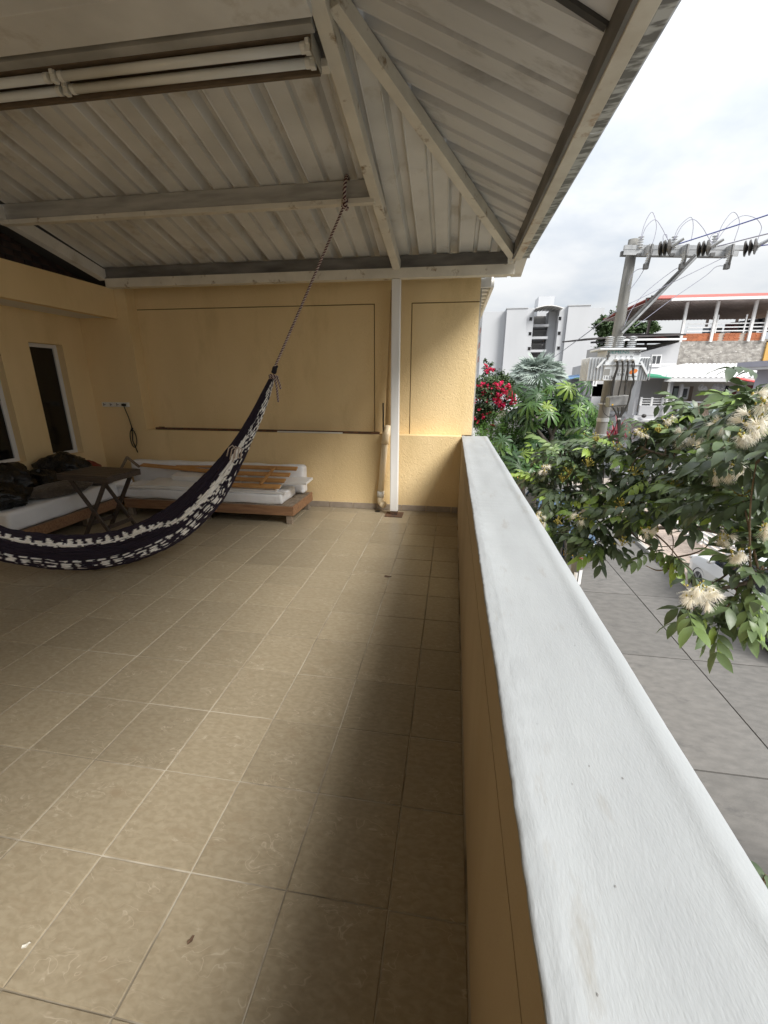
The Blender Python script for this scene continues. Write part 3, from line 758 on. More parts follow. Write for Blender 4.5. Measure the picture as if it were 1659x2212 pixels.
# ------------------------------------------------------------------ pallet beds
def pallet(name, label, x0, x1, y0, y1, ztop, leg_xy, along, group):
    t = thing(name, label, 'bed base', ((x0 + x1) / 2, (y0 + y1) / 2, 0), group)
    n = 5
    for i in range(n):
        if along == 'x':
            w_ = (y1 - y0) / n
            part(t, 'plank', MB().box(x0, y0 + i * w_ + .008, ztop - .019, x1, y0 + (i + 1) * w_ - .008, ztop), M['pallet_top'], bevel=.002)
        else:
            w_ = (x1 - x0) / n
            part(t, 'plank', MB().box(x0 + i * w_ + .008, y0, ztop - .019, x0 + (i + 1) * w_ - .008, y1, ztop), M['pallet_top'], bevel=.002)
    zb_, za_ = ztop - .02, ztop - .115
    part(t, 'side_board', MB().box(x0, y0 - .02, za_, x1, y0 - .0005, ztop - .001), M['pallet'], bevel=.003)
    part(t, 'side_board', MB().box(x0, y1, za_, x1, y1 + .02, ztop - .001), M['pallet'], bevel=.003)
    part(t, 'end_board', MB().box(x0 - .02, y0 - .02, za_, x0 - .0005, y1 + .02, ztop - .001), M['pallet'], bevel=.003)
    part(t, 'end_board', MB().box(x1 + .0005, y0 - .02, za_, x1 + .02, y1 + .02, ztop - .001), M['pallet'], bevel=.003)
    for lx, ly in leg_xy:
        part(t, 'leg', MB().box(lx - .035, ly - .03, 0.001, lx + .035, ly + .03, za_ - .001), M['pallet_top'], bevel=.003)
    return t
pallet('pallet_bed', 'low bed base of pallet boards along the back wall', -4.07, -1.85, 4.66, 5.36, .225, ((-1.895, 4.68), (-1.895, 5.3), (-2.98, 4.68), (-3.06, 4.70), (-2.98, 5.3), (-4.03, 4.68), (-4.03, 5.3)), 'x', 'pallet bed bases')
pallet('pallet_bed', 'low bed base of reddish boards under the window wall', -4.97, -4.20, 3.32, 5.02, .225, ((-4.25, 3.4), (-4.25, 4.2), (-4.25, 4.95), (-4.9, 3.4), (-4.9, 4.95)), 'y', 'pallet bed bases')
def cushion(name, label, x0, y0, z0, x1, y1, z1, rr=.035, tilt=None, seed=0):
    n = 10; g = random.Random(seed)
    bm = bmesh.new(); bmesh.ops.create_grid(bm, x_segments=1, y_segments=1, size=1); bm.free()
    mb = MB().box(x0, y0, z0, x1, y1, z1)
    loc = ((x0 + x1) / 2, (y0 + y1) / 2, z0)
    me = mb.mesh(name, loc)
    bm = bmesh.new(); bm.from_mesh(me)
    bmesh.ops.bevel(bm, geom=bm.edges[:], offset=rr, segments=4, profile=.6, affect='EDGES')
    bmesh.ops.subdivide_edges(bm, edges=[e for e in bm.edges if e.calc_length() > .3], cuts=14, use_grid_fill=True)
    for v in bm.verts:
        v.co.z += .006 * math.sin(v.co.x * 11 + seed) + g.gauss(0, .0018); v.co.y += .005 * math.sin(v.co.x * 17 + v.co.z * 30 + seed); v.co.x += .004 * math.sin(v.co.y * 19)
    bm.to_mesh(me); bm.free()
    me.polygons.foreach_set('use_smooth', [True] * len(me.polygons))
    me.materials.append(M['mattress'])
    o = bpy.data.objects.new(name, me); COL.objects.link(o); o.location = loc
    o['label'] = label; o['category'] = 'mattress'; o['group'] = 'white mattresses'; ORG[o.name] = Vector(loc)
    if tilt: o.rotation_euler = tilt
    return o
cushion('mattress', 'white mattress lying flat on the pallet bed with boards on it', -4.24, 4.69, .226, -1.99, 5.19, .352, seed=1)
cushion('mattress', 'white mattress standing on its edge against the back wall', -4.42, 5.245, .228, -1.90, 5.40, .60, rr=.045, seed=2)
cushion('mattress', 'white mattress on the bed base below the windows', -4.96, 3.28, .226, -4.19, 4.98, .425, rr=.05, seed=3)

# boards piled on the mattress
def board(name, label, cat, c, sx, sy, sz, rot, m_, group=None):
    mb = MB().box(-sx/2, -sy/2, 0, sx/2, sy/2, sz)
    o = single(name, mb, m_, label, cat, loc=(0, 0, 0), group=group, bevel=.002); o.location = c; o.rotation_euler = rot; return o
gb = 'dismantled furniture boards'
board('white_board', 'long white board lying along the middle of the flat mattress', 'board', (-2.96, 4.88, .385), 1.75, .30, .03, (R(7), 0, R(1.2)), M['laminate'], gb)
board('white_board', 'thick white board with slanted end on top of the long white board', 'board', (-3.10, 5.03, .445), .95, .24, .06, (R(10), 0, R(-1)), M['laminate'], gb)
board('white_board', 'narrow white strip along the front edge of the flat mattress', 'board', (-3.60, 4.715, .355), 1.25, .05, .026, (R(-6), R(.8), R(2)), M['laminate'], gb)
board('white_board', 'white board sticking out at the right end under the pine slats', 'board', (-2.06, 5.02, .44), .66, .22, .03, (R(6), R(-2), R(-4)), M['laminate'], gb)
board('white_board', 'thin white strip under the front pine slat', 'board', (-2.35, 4.74, .354), .80, .05, .020, (0, 0, R(-1)), M['laminate'], gb)
br = thing('plastic_bracket', 'bunch of white plastic connectors at the mattress front', 'bracket', (-3.02, 4.665, .30))
for k, (dx_, dz, s_) in enumerate(((0, .05, .03), (.05, .045, .035), (-.03, .015, .028), (.03, .0, .03), (.07, .02, .025), (.0, -.03, .03), (.045, -.025, .022))):
    part(br, 'connector', MB().obox((-3.02 + dx_, 4.662 - .006 * (k % 2), .30 + dz), Vector((1, 0, .3 * (k % 3 - 1))).normalized(), Vector((0, 1, 0)), Vector((-.3 * (k % 3 - 1), 0, 1)).normalized(), s_ * .6, .012, s_ * .35), M['plastic_white'], bevel=.003)
psf = thing('pine_lattice', 'varnished pine slats joined by cross bars lying on the mattress', 'lattice', (-2.5, 4.9, .42))
def zf(y): return .435 + (y - 4.72) * .42
for i, (y, xa, xb) in enumerate(((4.735, -3.05, -2.02), (4.85, -3.0, -2.00), (4.97, -3.1, -1.98), (5.10, -2.95, -1.93))):
    part(psf, 'slat', MB().bar((xa, y, zf(y)), (xb, y + .01, zf(y)), .070, .018, up=(0, -.42, 1)), M['pine'], bevel=.002)
for x0, x1 in ((-2.95, -2.86), (-2.33, -2.20)):
    part(psf, 'cross_bar', MB().bar((x0 + .06, 4.74, zf(4.74) + .018), (x1 - .02, 5.10, zf(5.10) + .018), .035, .02, up=(0, -.42, 1)), M['pine'], bevel=.002)
board('pine_board', 'long varnished pine board lying across the left half of the boards', 'board', (-3.60, 5.10, .54), 1.15, .075, .02, (R(14), R(1.5), R(-6)), M['pine'], 'loose pine boards')
board('pine_board', 'short pine board partly under the long pine board', 'board', (-3.35, 5.16, .56), .62, .06, .016, (R(6), R(-1), R(3)), M['pine'], 'loose pine boards')
tf = thing('wooden_frame', 'corner of a grey wooden frame standing by the bed head', 'frame', (-4.36, 5.33, .40))
part(tf, 'frame_bar', MB().bar((-4.56, 5.20, .46), (-4.42, 5.21, .655), .03, .02, up=(0, 1, 0)), M['pallet_top'])
part(tf, 'frame_bar', MB().bar((-4.425, 5.21, .652), (-4.26, 5.215, .52), .03, .02, up=(0, 1, 0)), M['pallet_top'])

# bags and blanket
def bag(label, c, rx, ry, rz, seed, m_, cat='bin bag', name='bin_bag', group='black bin bags', wob=.07):
    g = random.Random(seed)
    mb = MB().ellip((0, 0, 0), rx, ry, rz, 56, 36, wob, g, flat=rz * .72)
    from mathutils import noise as mn
    vs = []
    for v in mb.v:
        q_ = Vector(v) * 5.5 + Vector((seed * 3.1, seed * 1.7, 0))
        n_ = .20 * (1 - 2 * abs(mn.noise(q_))) + .11 * (1 - 2 * abs(mn.noise(q_ * 2.3))) + .05 * mn.noise(q_ * 5) - .12
        k = 1 + n_
        vs.append((v[0] * k, v[1] * k, max(v[2] * (1 + n_ * .8), -rz * .72) + rz * .72))
    mb.v = vs
    o = single(name, mb, m_, label, cat, loc=(0, 0, 0), group=group, smooth=True); o.location = c
    o.rotation_euler = (0, 0, g.uniform(0, 6)); return o
bag('largest black bin bag, leaning under the nearer window', (-4.72, 4.50, .42), .30, .23, .22, 3, M['bag'])
bag('black bin bag at the left edge below the farther dark window', (-4.72, 3.72, .42), .27, .25, .23, 5, M['bag'])
bag('low black bin bag in front on the white mattress', (-4.52, 3.52, .425), .26, .22, .13, 8, M['bag'])
bag('small black bin bag between the two tall bags', (-4.60, 4.08, .425), .20, .20, .15, 9, M['bag'])
bag('red nylon bag half hidden behind the dark table', (-4.76, 4.88, .43), .17, .14, .12, 12, M['red_bag'], 'bag', 'red_bag', None, .04)
bl = single('blanket', MB().ellip((0, 0, .06), .36, .17, .085, 30, 12, .08, random.Random(4), flat=.055), M['fur'], 'brown furry blanket folded on the white mattress', 'blanket', smooth=True)
bl.location = (-4.36, 4.02, .425); bl.rotation_euler = (0, 0, R(72))
bl2 = single('blanket', MB().ellip((0, 0, .05), .20, .13, .07, 26, 12, .10, random.Random(6), flat=.045), M['fur'], 'small brown furry blanket bundle by the table leg', 'blanket', smooth=True)
bl2.location = (-4.33, 4.56, .425)
bl['group'] = bl2['group'] = 'brown blankets'

# litter on the tiles
M['leaf_dry'] = mat('dry_leaf', (.14, .085, .05), (.09, .055, .04), scale=60, rough=.9)
M['petal'] = mat('dry_petal', (.6, .57, .5), rough=.8)
def litter(name, px, py, s_, m_, label, cat, rot):
    p = at(px, py, Z=0.0)
    mb = MB(); n = 8; vs = []
    for i in range(n):
        a = 2 * math.pi * i / n
        vs.append((s_ * math.cos(a), s_ * .45 * math.sin(a) * (1 - .4 * math.cos(a)), .003 + .005 * (i % 2)))
    vs.append((0, 0, .002)); mb.add(vs, [(i, (i + 1) % n, n) for i in range(n)])
    o = single(name, mb, m_, label, cat, solid=.0008); o.location = p; o.rotation_euler = (0, 0, rot)
litter('dry_leaf', 413, 2032, .013, M['leaf_dry'], 'small curled brown leaf in the middle of a near tile', 'leaf', 1.2)
litter('dry_petal', 57, 2044, .012, M['petal'], 'small pale petal on the tiles near the left edge', 'petal', .8)
litter('dry_twig', 838, 1246, .035, M['leaf_dry'], 'thin dry twig on the tiles in front of the post', 'twig', 0)
# ================================================================== OUTSIDE
ZG = -3.40
M['earth'] = mat('garden_soil', (.10, .085, .06), (.07, .06, .045), scale=3, rough=1, bump=(8, .03, .6))
M['concrete_road'] = mat('concrete_road', (.138, .131, .123), (.108, .103, .097), scale=7.5, rough=.9, stretch=(.6, 1.2, 1), c3=(.085, .082, .079), s3=3.5, p3=(.58, .72), bump=(45, .006, .5), detail=10, rand=.06, offs=True)
M['joint'] = mat('road_joint_tar', (.06, .056, .052), rough=.95)
M['paver'] = mat('pink_paver', (.46, .37, .31), (.38, .31, .26), scale=6, rough=.9, rand=.12, offs=True)
M['kerb'] = mat('kerb_concrete', (.36, .35, .33), (.28, .27, .26), scale=5, rough=.9)
M['white_wall'] = mat('white_house_paint', (.47, .47, .48), (.42, .425, .44), scale=.8, rough=.8, c3=(.36, .36, .37), s3=.9, p3=(.6, .85), stretch=(1, 1, .4))
M['tower_wall'] = mat('white_tower_paint', (.50, .51, .53), (.46, .47, .49), scale=.25, rough=.8, stretch=(1, 1, .4))
M['grey_wall'] = mat('grey_shaded_plaster', (.40, .39, .38), (.35, .34, .33), scale=.7, rough=.9)
M['beige_wall'] = mat('beige_plaster', (.50, .46, .40), (.45, .41, .36), scale=1, rough=.9)
M['lavender'] = mat('lavender_plaster', (.36, .36, .42), (.32, .32, .385), scale=1, rough=.9)
M['maroon'] = mat('maroon_plaster', (.13, .03, .03), (.10, .025, .025), scale=2, rough=.8)
M['ochre'] = mat('ochre_plaster', (.55, .34, .10), (.5, .3, .09), scale=2, rough=.85)
M['rubble'] = mat('grey_rubble_render', (.36, .34, .31), (.20, .185, .17), scale=3.4, rough=.95, c3=(.52, .50, .47), s3=4, p3=(.56, .66), bump=(6, .05, .7), stretch=(1, 1, 1.8))
M['brick_red'] = mat('red_brick', (.46, .16, .075), (.38, .13, .06), scale=4, rough=.9, rand=.18)
M['mortar_pale'] = mat('pale_mortar', (.42, .36, .31), rough=.95)
M['red_roof'] = mat('red_roof_paint', (.36, .09, .07), (.30, .075, .06), scale=2, rough=.7)
M['red_awning'] = mat('red_awning', (.45, .05, .045), rough=.6)
M['roof_under'] = mat('brown_roof_underside', (.55, .47, .45), (.45, .385, .365), scale=2, rough=.9)
M['white_roof'] = mat('white_corrugated_roof', (.62, .62, .62), (.56, .56, .57), scale=1, rough=.5)
M['green_awning'] = mat('green_awning', (.02, .20, .11), rough=.6)
M['blue_roof'] = mat('blue_roof_sheet', (.16, .30, .52), rough=.6)
M['dark_roof'] = mat('dark_roof_tiles', (.05, .045, .045), (.07, .06, .06), scale=4, rough=.9)
M['white_metal'] = mat('white_painted_railing', (.72, .72, .72), rough=.45)
M['post_grey'] = mat('pale_painted_post', (.80, .79, .78), (.68, .67, .66), scale=2, rough=.6)
M['glass_pale'] = mat('frosted_glass', (.42, .50, .50), (.34, .42, .42), scale=1.5, rough=.12, spec=.6)
M['window_glass'] = mat('window_glass', (.10, .105, .11), (.05, .052, .055), scale=.9, rough=.1, spec=.7)
M['brown_slat'] = mat('brown_timber_slat', (.24, .18, .13), (.18, .13, .10), scale=3, rough=.7, rand=.1)
M['orange_panel'] = mat('orange_panel', (.52, .12, .05), rough=.7)
M['pole'] = mat('weathered_concrete_pole', (.20, .196, .183), (.12, .117, .108), scale=4, rough=.9, stretch=(3, 3, .3), c3=(.16, .15, .14), s3=2.2, p3=(.56, .72))
M['galv'] = mat('galvanised_steel', (.42, .43, .44), (.32, .33, .34), scale=9, rough=.45, metal=.3)
M['steel_dark'] = mat('dark_steel', (.11, .11, .11), (.08, .08, .08), scale=9, rough=.5)
M['porcelain'] = mat('grey_porcelain', (.52, .53, .54), rough=.3)
M['porcelain_dark'] = mat('dark_glazed_disc', (.05, .045, .04), rough=.3)
M['trafo'] = mat('light_grey_transformer_paint', (.60, .62, .64), (.54, .56, .58), scale=5, rough=.45)
M['wire'] = mat('grey_wire', (.30, .30, .38), rough=.6)
M['wire_blue'] = mat('blue_wire', (.10, .12, .36), rough=.6)
M['box_grey'] = mat('grey_meter_box', (.26, .26, .25), (.21, .21, .20), scale=7, rough=.35)
M['teal'] = mat('teal_print', (.05, .28, .27), rough=.6)
M['print'] = mat('dark_print', (.07, .07, .08), rough=.6)
M['orange'] = mat('orange_print', (.60, .17, .03), rough=.6)
M['paper'] = mat('white_paper', (.68, .68, .68), (.6, .6, .6), scale=9, rough=.7)
M['red_print'] = mat('red_print', (.25, .05, .05), rough=.7)
M['yellow_plate'] = mat('yellow_plate', (.62, .36, .02), rough=.5)
M['tyre'] = mat('black_tyre', (.015, .015, .016), rough=.8)
M['rim'] = mat('dark_alloy', (.10, .10, .11), rough=.35, metal=.6)
M['car_glass'] = mat('car_glass', (.015, .017, .02), rough=.06, spec=.7)
M['yellow_paint'] = mat('yellow_paint', (.62, .33, .02), rough=.5)
def carpaint(n_, c): return mat(n_, c, rough=.3, coat=.6, spec=.5)
M['car_white'] = carpaint('white_car_paint', (.70, .72, .75)); M['car_blue'] = carpaint('blue_car_paint', (.022, .06, .12)); M['car_silver'] = carpaint('silver_car_paint', (.46, .47, .49)); M['car_black'] = mat('black_car_plastic', (.02, .02, .022), rough=.5)

def text(par, name, body, loc, size, m_, align='CENTER', sx=1.0, rot=(R(90), 0, 0), depth=.001):
    cu = bpy.data.curves.new(name, 'FONT'); cu.body = body; cu.size = size; cu.align_x = align; cu.extrude = depth; cu.resolution_u = 3
    o = bpy.data.objects.new(name, cu); COL.objects.link(o)
    dg = bpy.context.evaluated_depsgraph_get(); dg.update()
    me = bpy.data.meshes.new_from_object(o.evaluated_get(dg)); bpy.data.objects.remove(o); bpy.data.curves.remove(cu)
    me.materials.clear(); me.materials.append(m_); me.name = name
    t = bpy.data.objects.new(name, me); COL.objects.link(t); t.parent = par
    t.location = Vector(loc) - ORG[par.name]; t.rotation_euler = rot; t.scale = (sx, 1, 1); ORG[t.name] = Vector(loc); return t

# ------------------------------------------------------------------ ground, street, sidewalks
structure('ground', MB().quad((-200, -60, ZG - .06), (260, -60, ZG - .06), (260, 420, ZG - .06), (-200, 420, ZG - .06)), M['earth'])
st = structure('street', MB().box(2.55, -8, ZG - .05, 30, 70, ZG - .012), M['joint'])
xs_ = [2.56, 4.75, 8.2]; ys_ = [5.13 + 2.63 * i for i in range(-5, 8)]
for i in range(2):
    for j in range(len(ys_) - 1):
        x0, x1 = xs_[i] + .012, xs_[i+1] - .012
        if i == 1 and ys_[j] > 10.2: x1 = 6.3
        mb = MB().box(-(x1-x0)/2, -1.303, -.03, (x1-x0)/2, 1.303, 0)
        me = mb.mesh('concrete_slab'); me.materials.append(M['concrete_road'])
        inst(st, 'concrete_slab', me, ((x0+x1)/2, ys_[j] + 1.315, ZG + rnd.gauss(0, .002)))
part(st, 'concrete_slab', MB().box(2.56, 26.3, ZG - .04, 8.2, 69, ZG - .001), M['concrete_road'])
sw0 = structure('near_pavement', MB().box(.44, -8, ZG - .05, 2.40, 60, ZG + .10), M['kerb'])
part(sw0, 'kerb', MB().box(2.40, -8, ZG - .05, 2.55, 60, ZG + .12), M['kerb'], bevel=.02)
sw = structure('corner_pavement', MB().box(6.32, 10.9, ZG - .04, 9.4, 24.4, ZG + .085), M['mortar_pale'])
pme = MB().box(-.195, -.095, -.02, .195, .095, .006).mesh('paver'); pme.materials.append(M['paver'])
for i in range(5):
    for j in range(36):
        inst(sw, 'paver', pme, (6.62 + i * .40 + (j % 2) * .10, 11.1 + j * .2, ZG + .085 + rnd.gauss(0, .001)))
part(sw, 'kerb', MB().box(6.20, 10.78, ZG - .04, 6.319, 24.4, ZG + .10).box(6.32, 10.78, ZG - .04, 9.4, 10.899, ZG + .10), M['kerb'], bevel=.015)

# white slat fence beside the pavement
fn = thing('slat_fence', 'white metal fence of close horizontal slats along the pavement', 'fence', (8.15, 12.5, ZG))
for yy in (10.2, 12.2, 14.3):
    part(fn, 'post', MB().box(8.10, yy - .04, ZG, 8.18, yy + .04, ZG + 1.75), M['white_metal'])
for k in range(12):
    part(fn, 'slat', MB().box(8.125, 10.2, ZG + .16 + k * .13, 8.15, 14.3, ZG + .235 + k * .13), M['white_metal'])
gw = thing('gate', 'white sliding gate with square panels beside the slat fence', 'gate', (8.15, 15, ZG))
part(gw, 'gate_frame', MB().box(8.12, 14.40, ZG + .08, 8.17, 14.48, ZG + 1.9).box(8.12, 16.2, ZG + .08, 8.17, 16.28, ZG + 1.9).box(8.121, 14.48, ZG + .08, 8.169, 16.2, ZG + .16).box(8.121, 14.48, ZG + 1.8, 8.169, 16.2, ZG + 1.88), M['white_metal'])
for k in range(9):
    part(gw, 'gate_bar', MB().box(8.13, 14.55 + k * .19, ZG + .16, 8.16, 14.60 + k * .19, ZG + 1.8), M['white_metal'])
hy = at(1331, 1100, Z=ZG + .1)
hd = thing('fire_hydrant', 'small yellow hydrant on the far pavement', 'hydrant', (6.9, 18.2, ZG + .09))
part(hd, 'barrel', MB().lathe((6.9, 18.2, ZG + .09), [(.14, 0), (.14, .05), (.10, .06), (.10, .52), (.15, .54), (.15, .60), (.12, .66), (.07, .74), (.03, .78), (.03, .82)], 14), M['yellow_paint'], smooth=True)
part(hd, 'outlet', MB().tube([(6.70, 18.2, ZG + .45), (7.10, 18.2, ZG + .45)], .055, 10), M['yellow_paint'])

# ------------------------------------------------------------------ cars
def car(name, label, x, y, rot, body_m, L_=3.9, W=1.7, H=1.48, plate=None, boxy=False, cat='car'):
    t = thing(name, label, cat, (x, y, ZG)); t.rotation_euler = (0, 0, rot)
    org = ORG[t.name]; ORG[t.name] = Vector((0, 0, 0))       # parts are modelled in the car's own frame, nose to -Y
    hw = W / 2; f, b_ = -L_ / 2, L_ / 2
    hood = .92 if not boxy else 1.08
    def loft(secs):
        mb = MB(); n = len(secs[0]); vs = [v for s_ in secs for v in s_]
        fs = [(i*n+k, i*n+(k+1) % n, (i+1)*n+(k+1) % n, (i+1)*n+k) for i in range(len(secs) - 1) for k in range(n)]
        fs += [tuple(range(n-1, -1, -1)), tuple((len(secs)-1)*n + k for k in range(n))]
        return mb.add(vs, fs)
    def sec(y_, w_, z0, z1, tw=.92):
        return [(-w_*.94, y_, z0), (w_*.94, y_, z0), (w_, y_, z0 + .16), (w_, y_, (z0+z1)/2 + .1), (w_*tw, y_, z1), (-w_*tw, y_, z1), (-w_, y_, (z0+z1)/2 + .1), (-w_, y_, z0 + .16)]
    body = loft([sec(f, hw*.78, .30, .62), sec(f+.06, hw*.90, .22, .70), sec(f+.35, hw*.98, .20, hood-.10), sec(f+1.0, hw, .20, hood), sec(0, hw, .20, hood+.03), sec(b_-.5, hw, .20, hood+.05), sec(b_-.08, hw*.95, .22, hood), sec(b_, hw*.84, .32, hood-.1)])
    part(t, 'body', body, body_m, bevel=.03)
    def cab(y0, y1, y2, y3, z0, z1, wa, wb):
        return MB().add([(-wa,y0,z0),(wa,y0,z0),(wa,y3,z0),(-wa,y3,z0),(-wb,y1,z1),(wb,y1,z1),(wb,y2,z1),(-wb,y2,z1)], [(3,2,1,0),(4,5,6,7),(0,1,5,4),(1,2,6,5),(2,3,7,6),(3,0,4,7)])
    part(t, 'glasshouse', cab(f+.95, f+1.55 if not boxy else f+1.25, b_-.55, b_-.10, hood-.02, H-.06, hw*.93, hw*.74), M['car_glass'], bevel=.03)
    part(t, 'roof', cab(f+1.45 if not boxy else f+1.18, f+1.6 if not boxy else f+1.25, b_-.62, b_-.5, H-.08, H, hw*.78, hw*.70), body_m, bevel=.03)
    pil = MB()
    for sx in (-1, 1):
        for ya, yb in ((f+.97, f+1.55 if not boxy else f+1.22), (-.1, .0), (b_-.14, b_-.57)):
            pil.bar((sx*hw*.93, ya, hood), (sx*hw*.75, yb, H-.05), .06, .05, up=(1, 0, 0))
    part(t, 'pillar', pil, body_m)
    part(t, 'grille', MB().box(-hw*.6, f-.012, .42, hw*.6, f+.05, .56), M['car_black'], bevel=.01)
    part(t, 'bumper', MB().box(-hw*.86, f-.03, .24, hw*.86, f+.1, .36), M['car_black'] if boxy else body_m, bevel=.03)
    for sx in (-1, 1):
        part(t, 'headlight', MB().ellip((sx*hw*.70, f+.05, .64), .17, .08, .08, 12, 8), M['porcelain'], smooth=True)
        part(t, 'mirror', MB().ellip((sx*(hw+.08), f+1.2, hood+.08), .10, .06, .07, 10, 6), body_m, smooth=True)
        for yy in (f+.72, b_-.72):
            w_ = part(t, 'wheel', MB().lathe((sx*(hw-.20), yy, .31), [(.20, 0), (.29, 0), (.315, .03), (.315, .17), (.29, .20), (.20, .20)], 24, axis=(sx, 0, 0)), M['tyre'], smooth=False)
            part(w_, 'rim', MB().lathe((sx*(hw-.19), yy, .31), [(.01, .13), (.06, .17), (.19, .185), (.20, .19), (.205, .16)], 20, axis=(sx, 0, 0)), M['rim'])
            sp = MB()
            for k in range(5):
                a = k * 2 * math.pi / 5
                sp.bar((sx*(hw-.002), yy, .31), (sx*(hw-.002), yy+.19*math.cos(a), .31+.19*math.sin(a)), .035, .02, up=(1, 0, 0))
            part(w_, 'spoke', sp, M['galv'])
    pl = part(t, 'plate', MB().box(-.165, f-.05, .33 if not boxy else .55, .165, f-.031, .48 if not boxy else .70), M['yellow_plate'])
    if plate:
        text(pl, 'plate_text', plate, (0, f-.052, .36 if not boxy else .58), .12, M['print'], sx=.85)
    return t
car('parked_car', 'blue car parked nose out behind the utility pole', 3.50, 12.0 + 1.95, 0, M['car_blue'], plate='ELC 296')
car('parked_jeep', 'silver jeep with black grille parked far under the trees', 3.20, 21.5 + 1.9, 0, M['car_silver'], H=1.75, boxy=True, cat='jeep')
car('parked_car', 'white car at the right edge beside the slat fence', 7.2, 9.6, R(180), M['car_white'], L_=4.1)

# ------------------------------------------------------------------ apartment tower far behind
TY = 86.0
def wr(px0, px1, py0, py1, Y):
    ym = (py0 + py1) / 2
    a, b_ = at(px0, ym, Y=Y), at(px1, ym, Y=Y); c, d = at((px0+px1)/2, py0, Y=Y), at((px0+px1)/2, py1, Y=Y)
    return a.x, b_.x, d.z, c.z
tw = thing('apartment_tower', 'white apartment tower with a recessed open stairwell far behind the trees', 'building', (14, TY, ZG))
zt_ = at(1140, 666, Y=TY).z; ztb = at(1060, 671, Y=TY).z
X_ = lambda px: at(px, 700, Y=TY).x
def blk(name, pa, pb, dy, zt, m_, y1=None): return part(tw, name, MB().box(X_(pa) + .01, TY + dy, ZG, X_(pb) - .01, y1 if y1 else TY + 14, zt), m_)
blk('wall_block', 1042, 1093, 1.2, ztb, M['tower_wall']); blk('wall_block', 1093, 1137, 0, zt_, M['tower_wall']); blk('wall_block', 1137, 1153, .5, zt_ + .1, M['tower_wall'])
blk('wall_block', 1207, 1224, .5, zt_ + .1, M['tower_wall']); blk('wall_block', 1224, 1271, 0, zt_ + .25, M['tower_wall']); blk('wall_block', 1271, 1304, .7, zt_ - .05, M['tower_wall'])
part(tw, 'parapet_cap', MB().box(X_(1093) - .1, TY - .1, zt_ + .001, X_(1137) + .1, TY + 13, zt_ + .15), M['tower_wall'])
part(tw, 'parapet_cap', MB().box(X_(1224) - .1, TY - .1, zt_ + .251, X_(1271) + .1, TY + 13, zt_ + .40), M['tower_wall'])
# stairwell recess
xa, xb = X_(1153), X_(1207)
part(tw, 'stair_back_wall', MB().box(xa, TY + 5.5, ZG, xb, TY + 6, zt_ - .6), M['grey_wall'])
part(tw, 'stair_side_wall', MB().box(X_(1190), TY + 2.6, ZG, xb - .02, TY + 5.4, zt_ - .2), M['tower_wall'])
for k in range(4):
    part(tw, 'side_opening', MB().box(X_(1190) - .06, TY + 3.3, zt_ - 3.9 - k * 2.6, X_(1190) - .001, TY + 4.4, zt_ - 2.2 - k * 2.6), M['glass_dark'])
fl_z = [at(1170, y_, Y=TY).z for y_ in (698, 725, 754, 783, 812)]
for k, z_ in enumerate(fl_z):
    part(tw, 'floor_slab', MB().box(xa, TY + 1.4, z_ - .42, X_(1190) - .02, TY + 5.45, z_), M['tower_wall'])
    if k > 0:
        rl = MB()
        for i in range(13): rl.box(xa + .2 + i * .2, TY + 1.5, z_, xa + .23 + i * .2, TY + 1.53, z_ + .95)
        rl.box(xa + .1, TY + 1.49, z_ + .955, X_(1190) - .05, TY + 1.54, z_ + 1.0)
        part(tw, 'railing', rl, M['steel_dark'])
        part(tw, 'door', MB().box(xa + .02, TY + 5.44, z_, xa + .85, TY + 5.499, z_ + 2.0), M['glass_dark'])
# curved translucent stair canopy
cv = MB(); n = 16
for j in range(2):
    for i in range(n + 1):
        u = i / n
        xx = X_(1152) + (X_(1209) - X_(1152)) * u
        cv.v.append((xx, TY - 1.2 if j == 0 else TY + 5, zt_ - .35 + .62 * math.sin(math.pi * (.12 + .80 * u)) ** 1.0))
cv.f += [(i, i+1, n+2+i, n+1+i) for i in range(n)]
part(tw, 'arched_canopy', cv, mat('grey_polycarbonate', (.50, .51, .52), rough=.4), solid=.06)
ribm = MB()
for i in range(0, n + 1, 2): ribm.bar(Vector(cv.v[i]) - Vector((0, .02, .1)), Vector(cv.v[n+1+i]) - Vector((0, 0, .1)), .08, .10)
for i in range(n): ribm.bar(Vector(cv.v[i]) - Vector((0, .03, .06)), Vector(cv.v[i+1]) - Vector((0, .03, .06)), .1, .12)
part(tw, 'canopy_rib', ribm, M['post_grey'])
x0, x1, z0, z1 = wr(1163, 1197, 640, 664, TY + 6)
part(tw, 'roof_block', MB().box(x0, TY + 6, z0 - 1.5, x1, TY + 10, z1), M['tower_wall'])
for px, pys, dy in ((1146.5, (689, 721, 753, 786), .5), (1209.5, (688, 720, 752, 783), .5)):
    for i, py in enumerate(pys):
        p = at(px - i * 1.6, py, Y=TY + dy)
        wn = part(tw, 'window', MB().box(p.x - .32, TY + dy - .03, p.z - .36, p.x + .32, TY + dy - .002, p.z + .36), M['tower_wall'])
        part(wn, 'pane', MB().box(p.x - .25, TY + dy - .04, p.z - .29, p.x + .25, TY + dy - .031, p.z + .29), M['glass_dark'])
for k in range(3):
    for j in range(6):
        z_ = ztb - 2.6 - k * 2.6; yy = TY + 2.2 + j * 2.0
        if j % 2 == 0:
            wn = part(tw, 'window', MB().box(X_(1042) - .02, yy, z_, X_(1042) + .005, yy + 1.5, z_ + 1.7), M['white_metal'])
            part(wn, 'pane', MB().box(X_(1042) - .035, yy + .1, z_ + .1, X_(1042) - .021, yy + 1.4, z_ + 1.6), M['window_glass'])
        else: part(tw, 'orange_panel', MB().box(X_(1042) - .03, yy, z_ - .7, X_(1042) + .005, yy + 1.2, z_ + .3), M['orange_panel'])
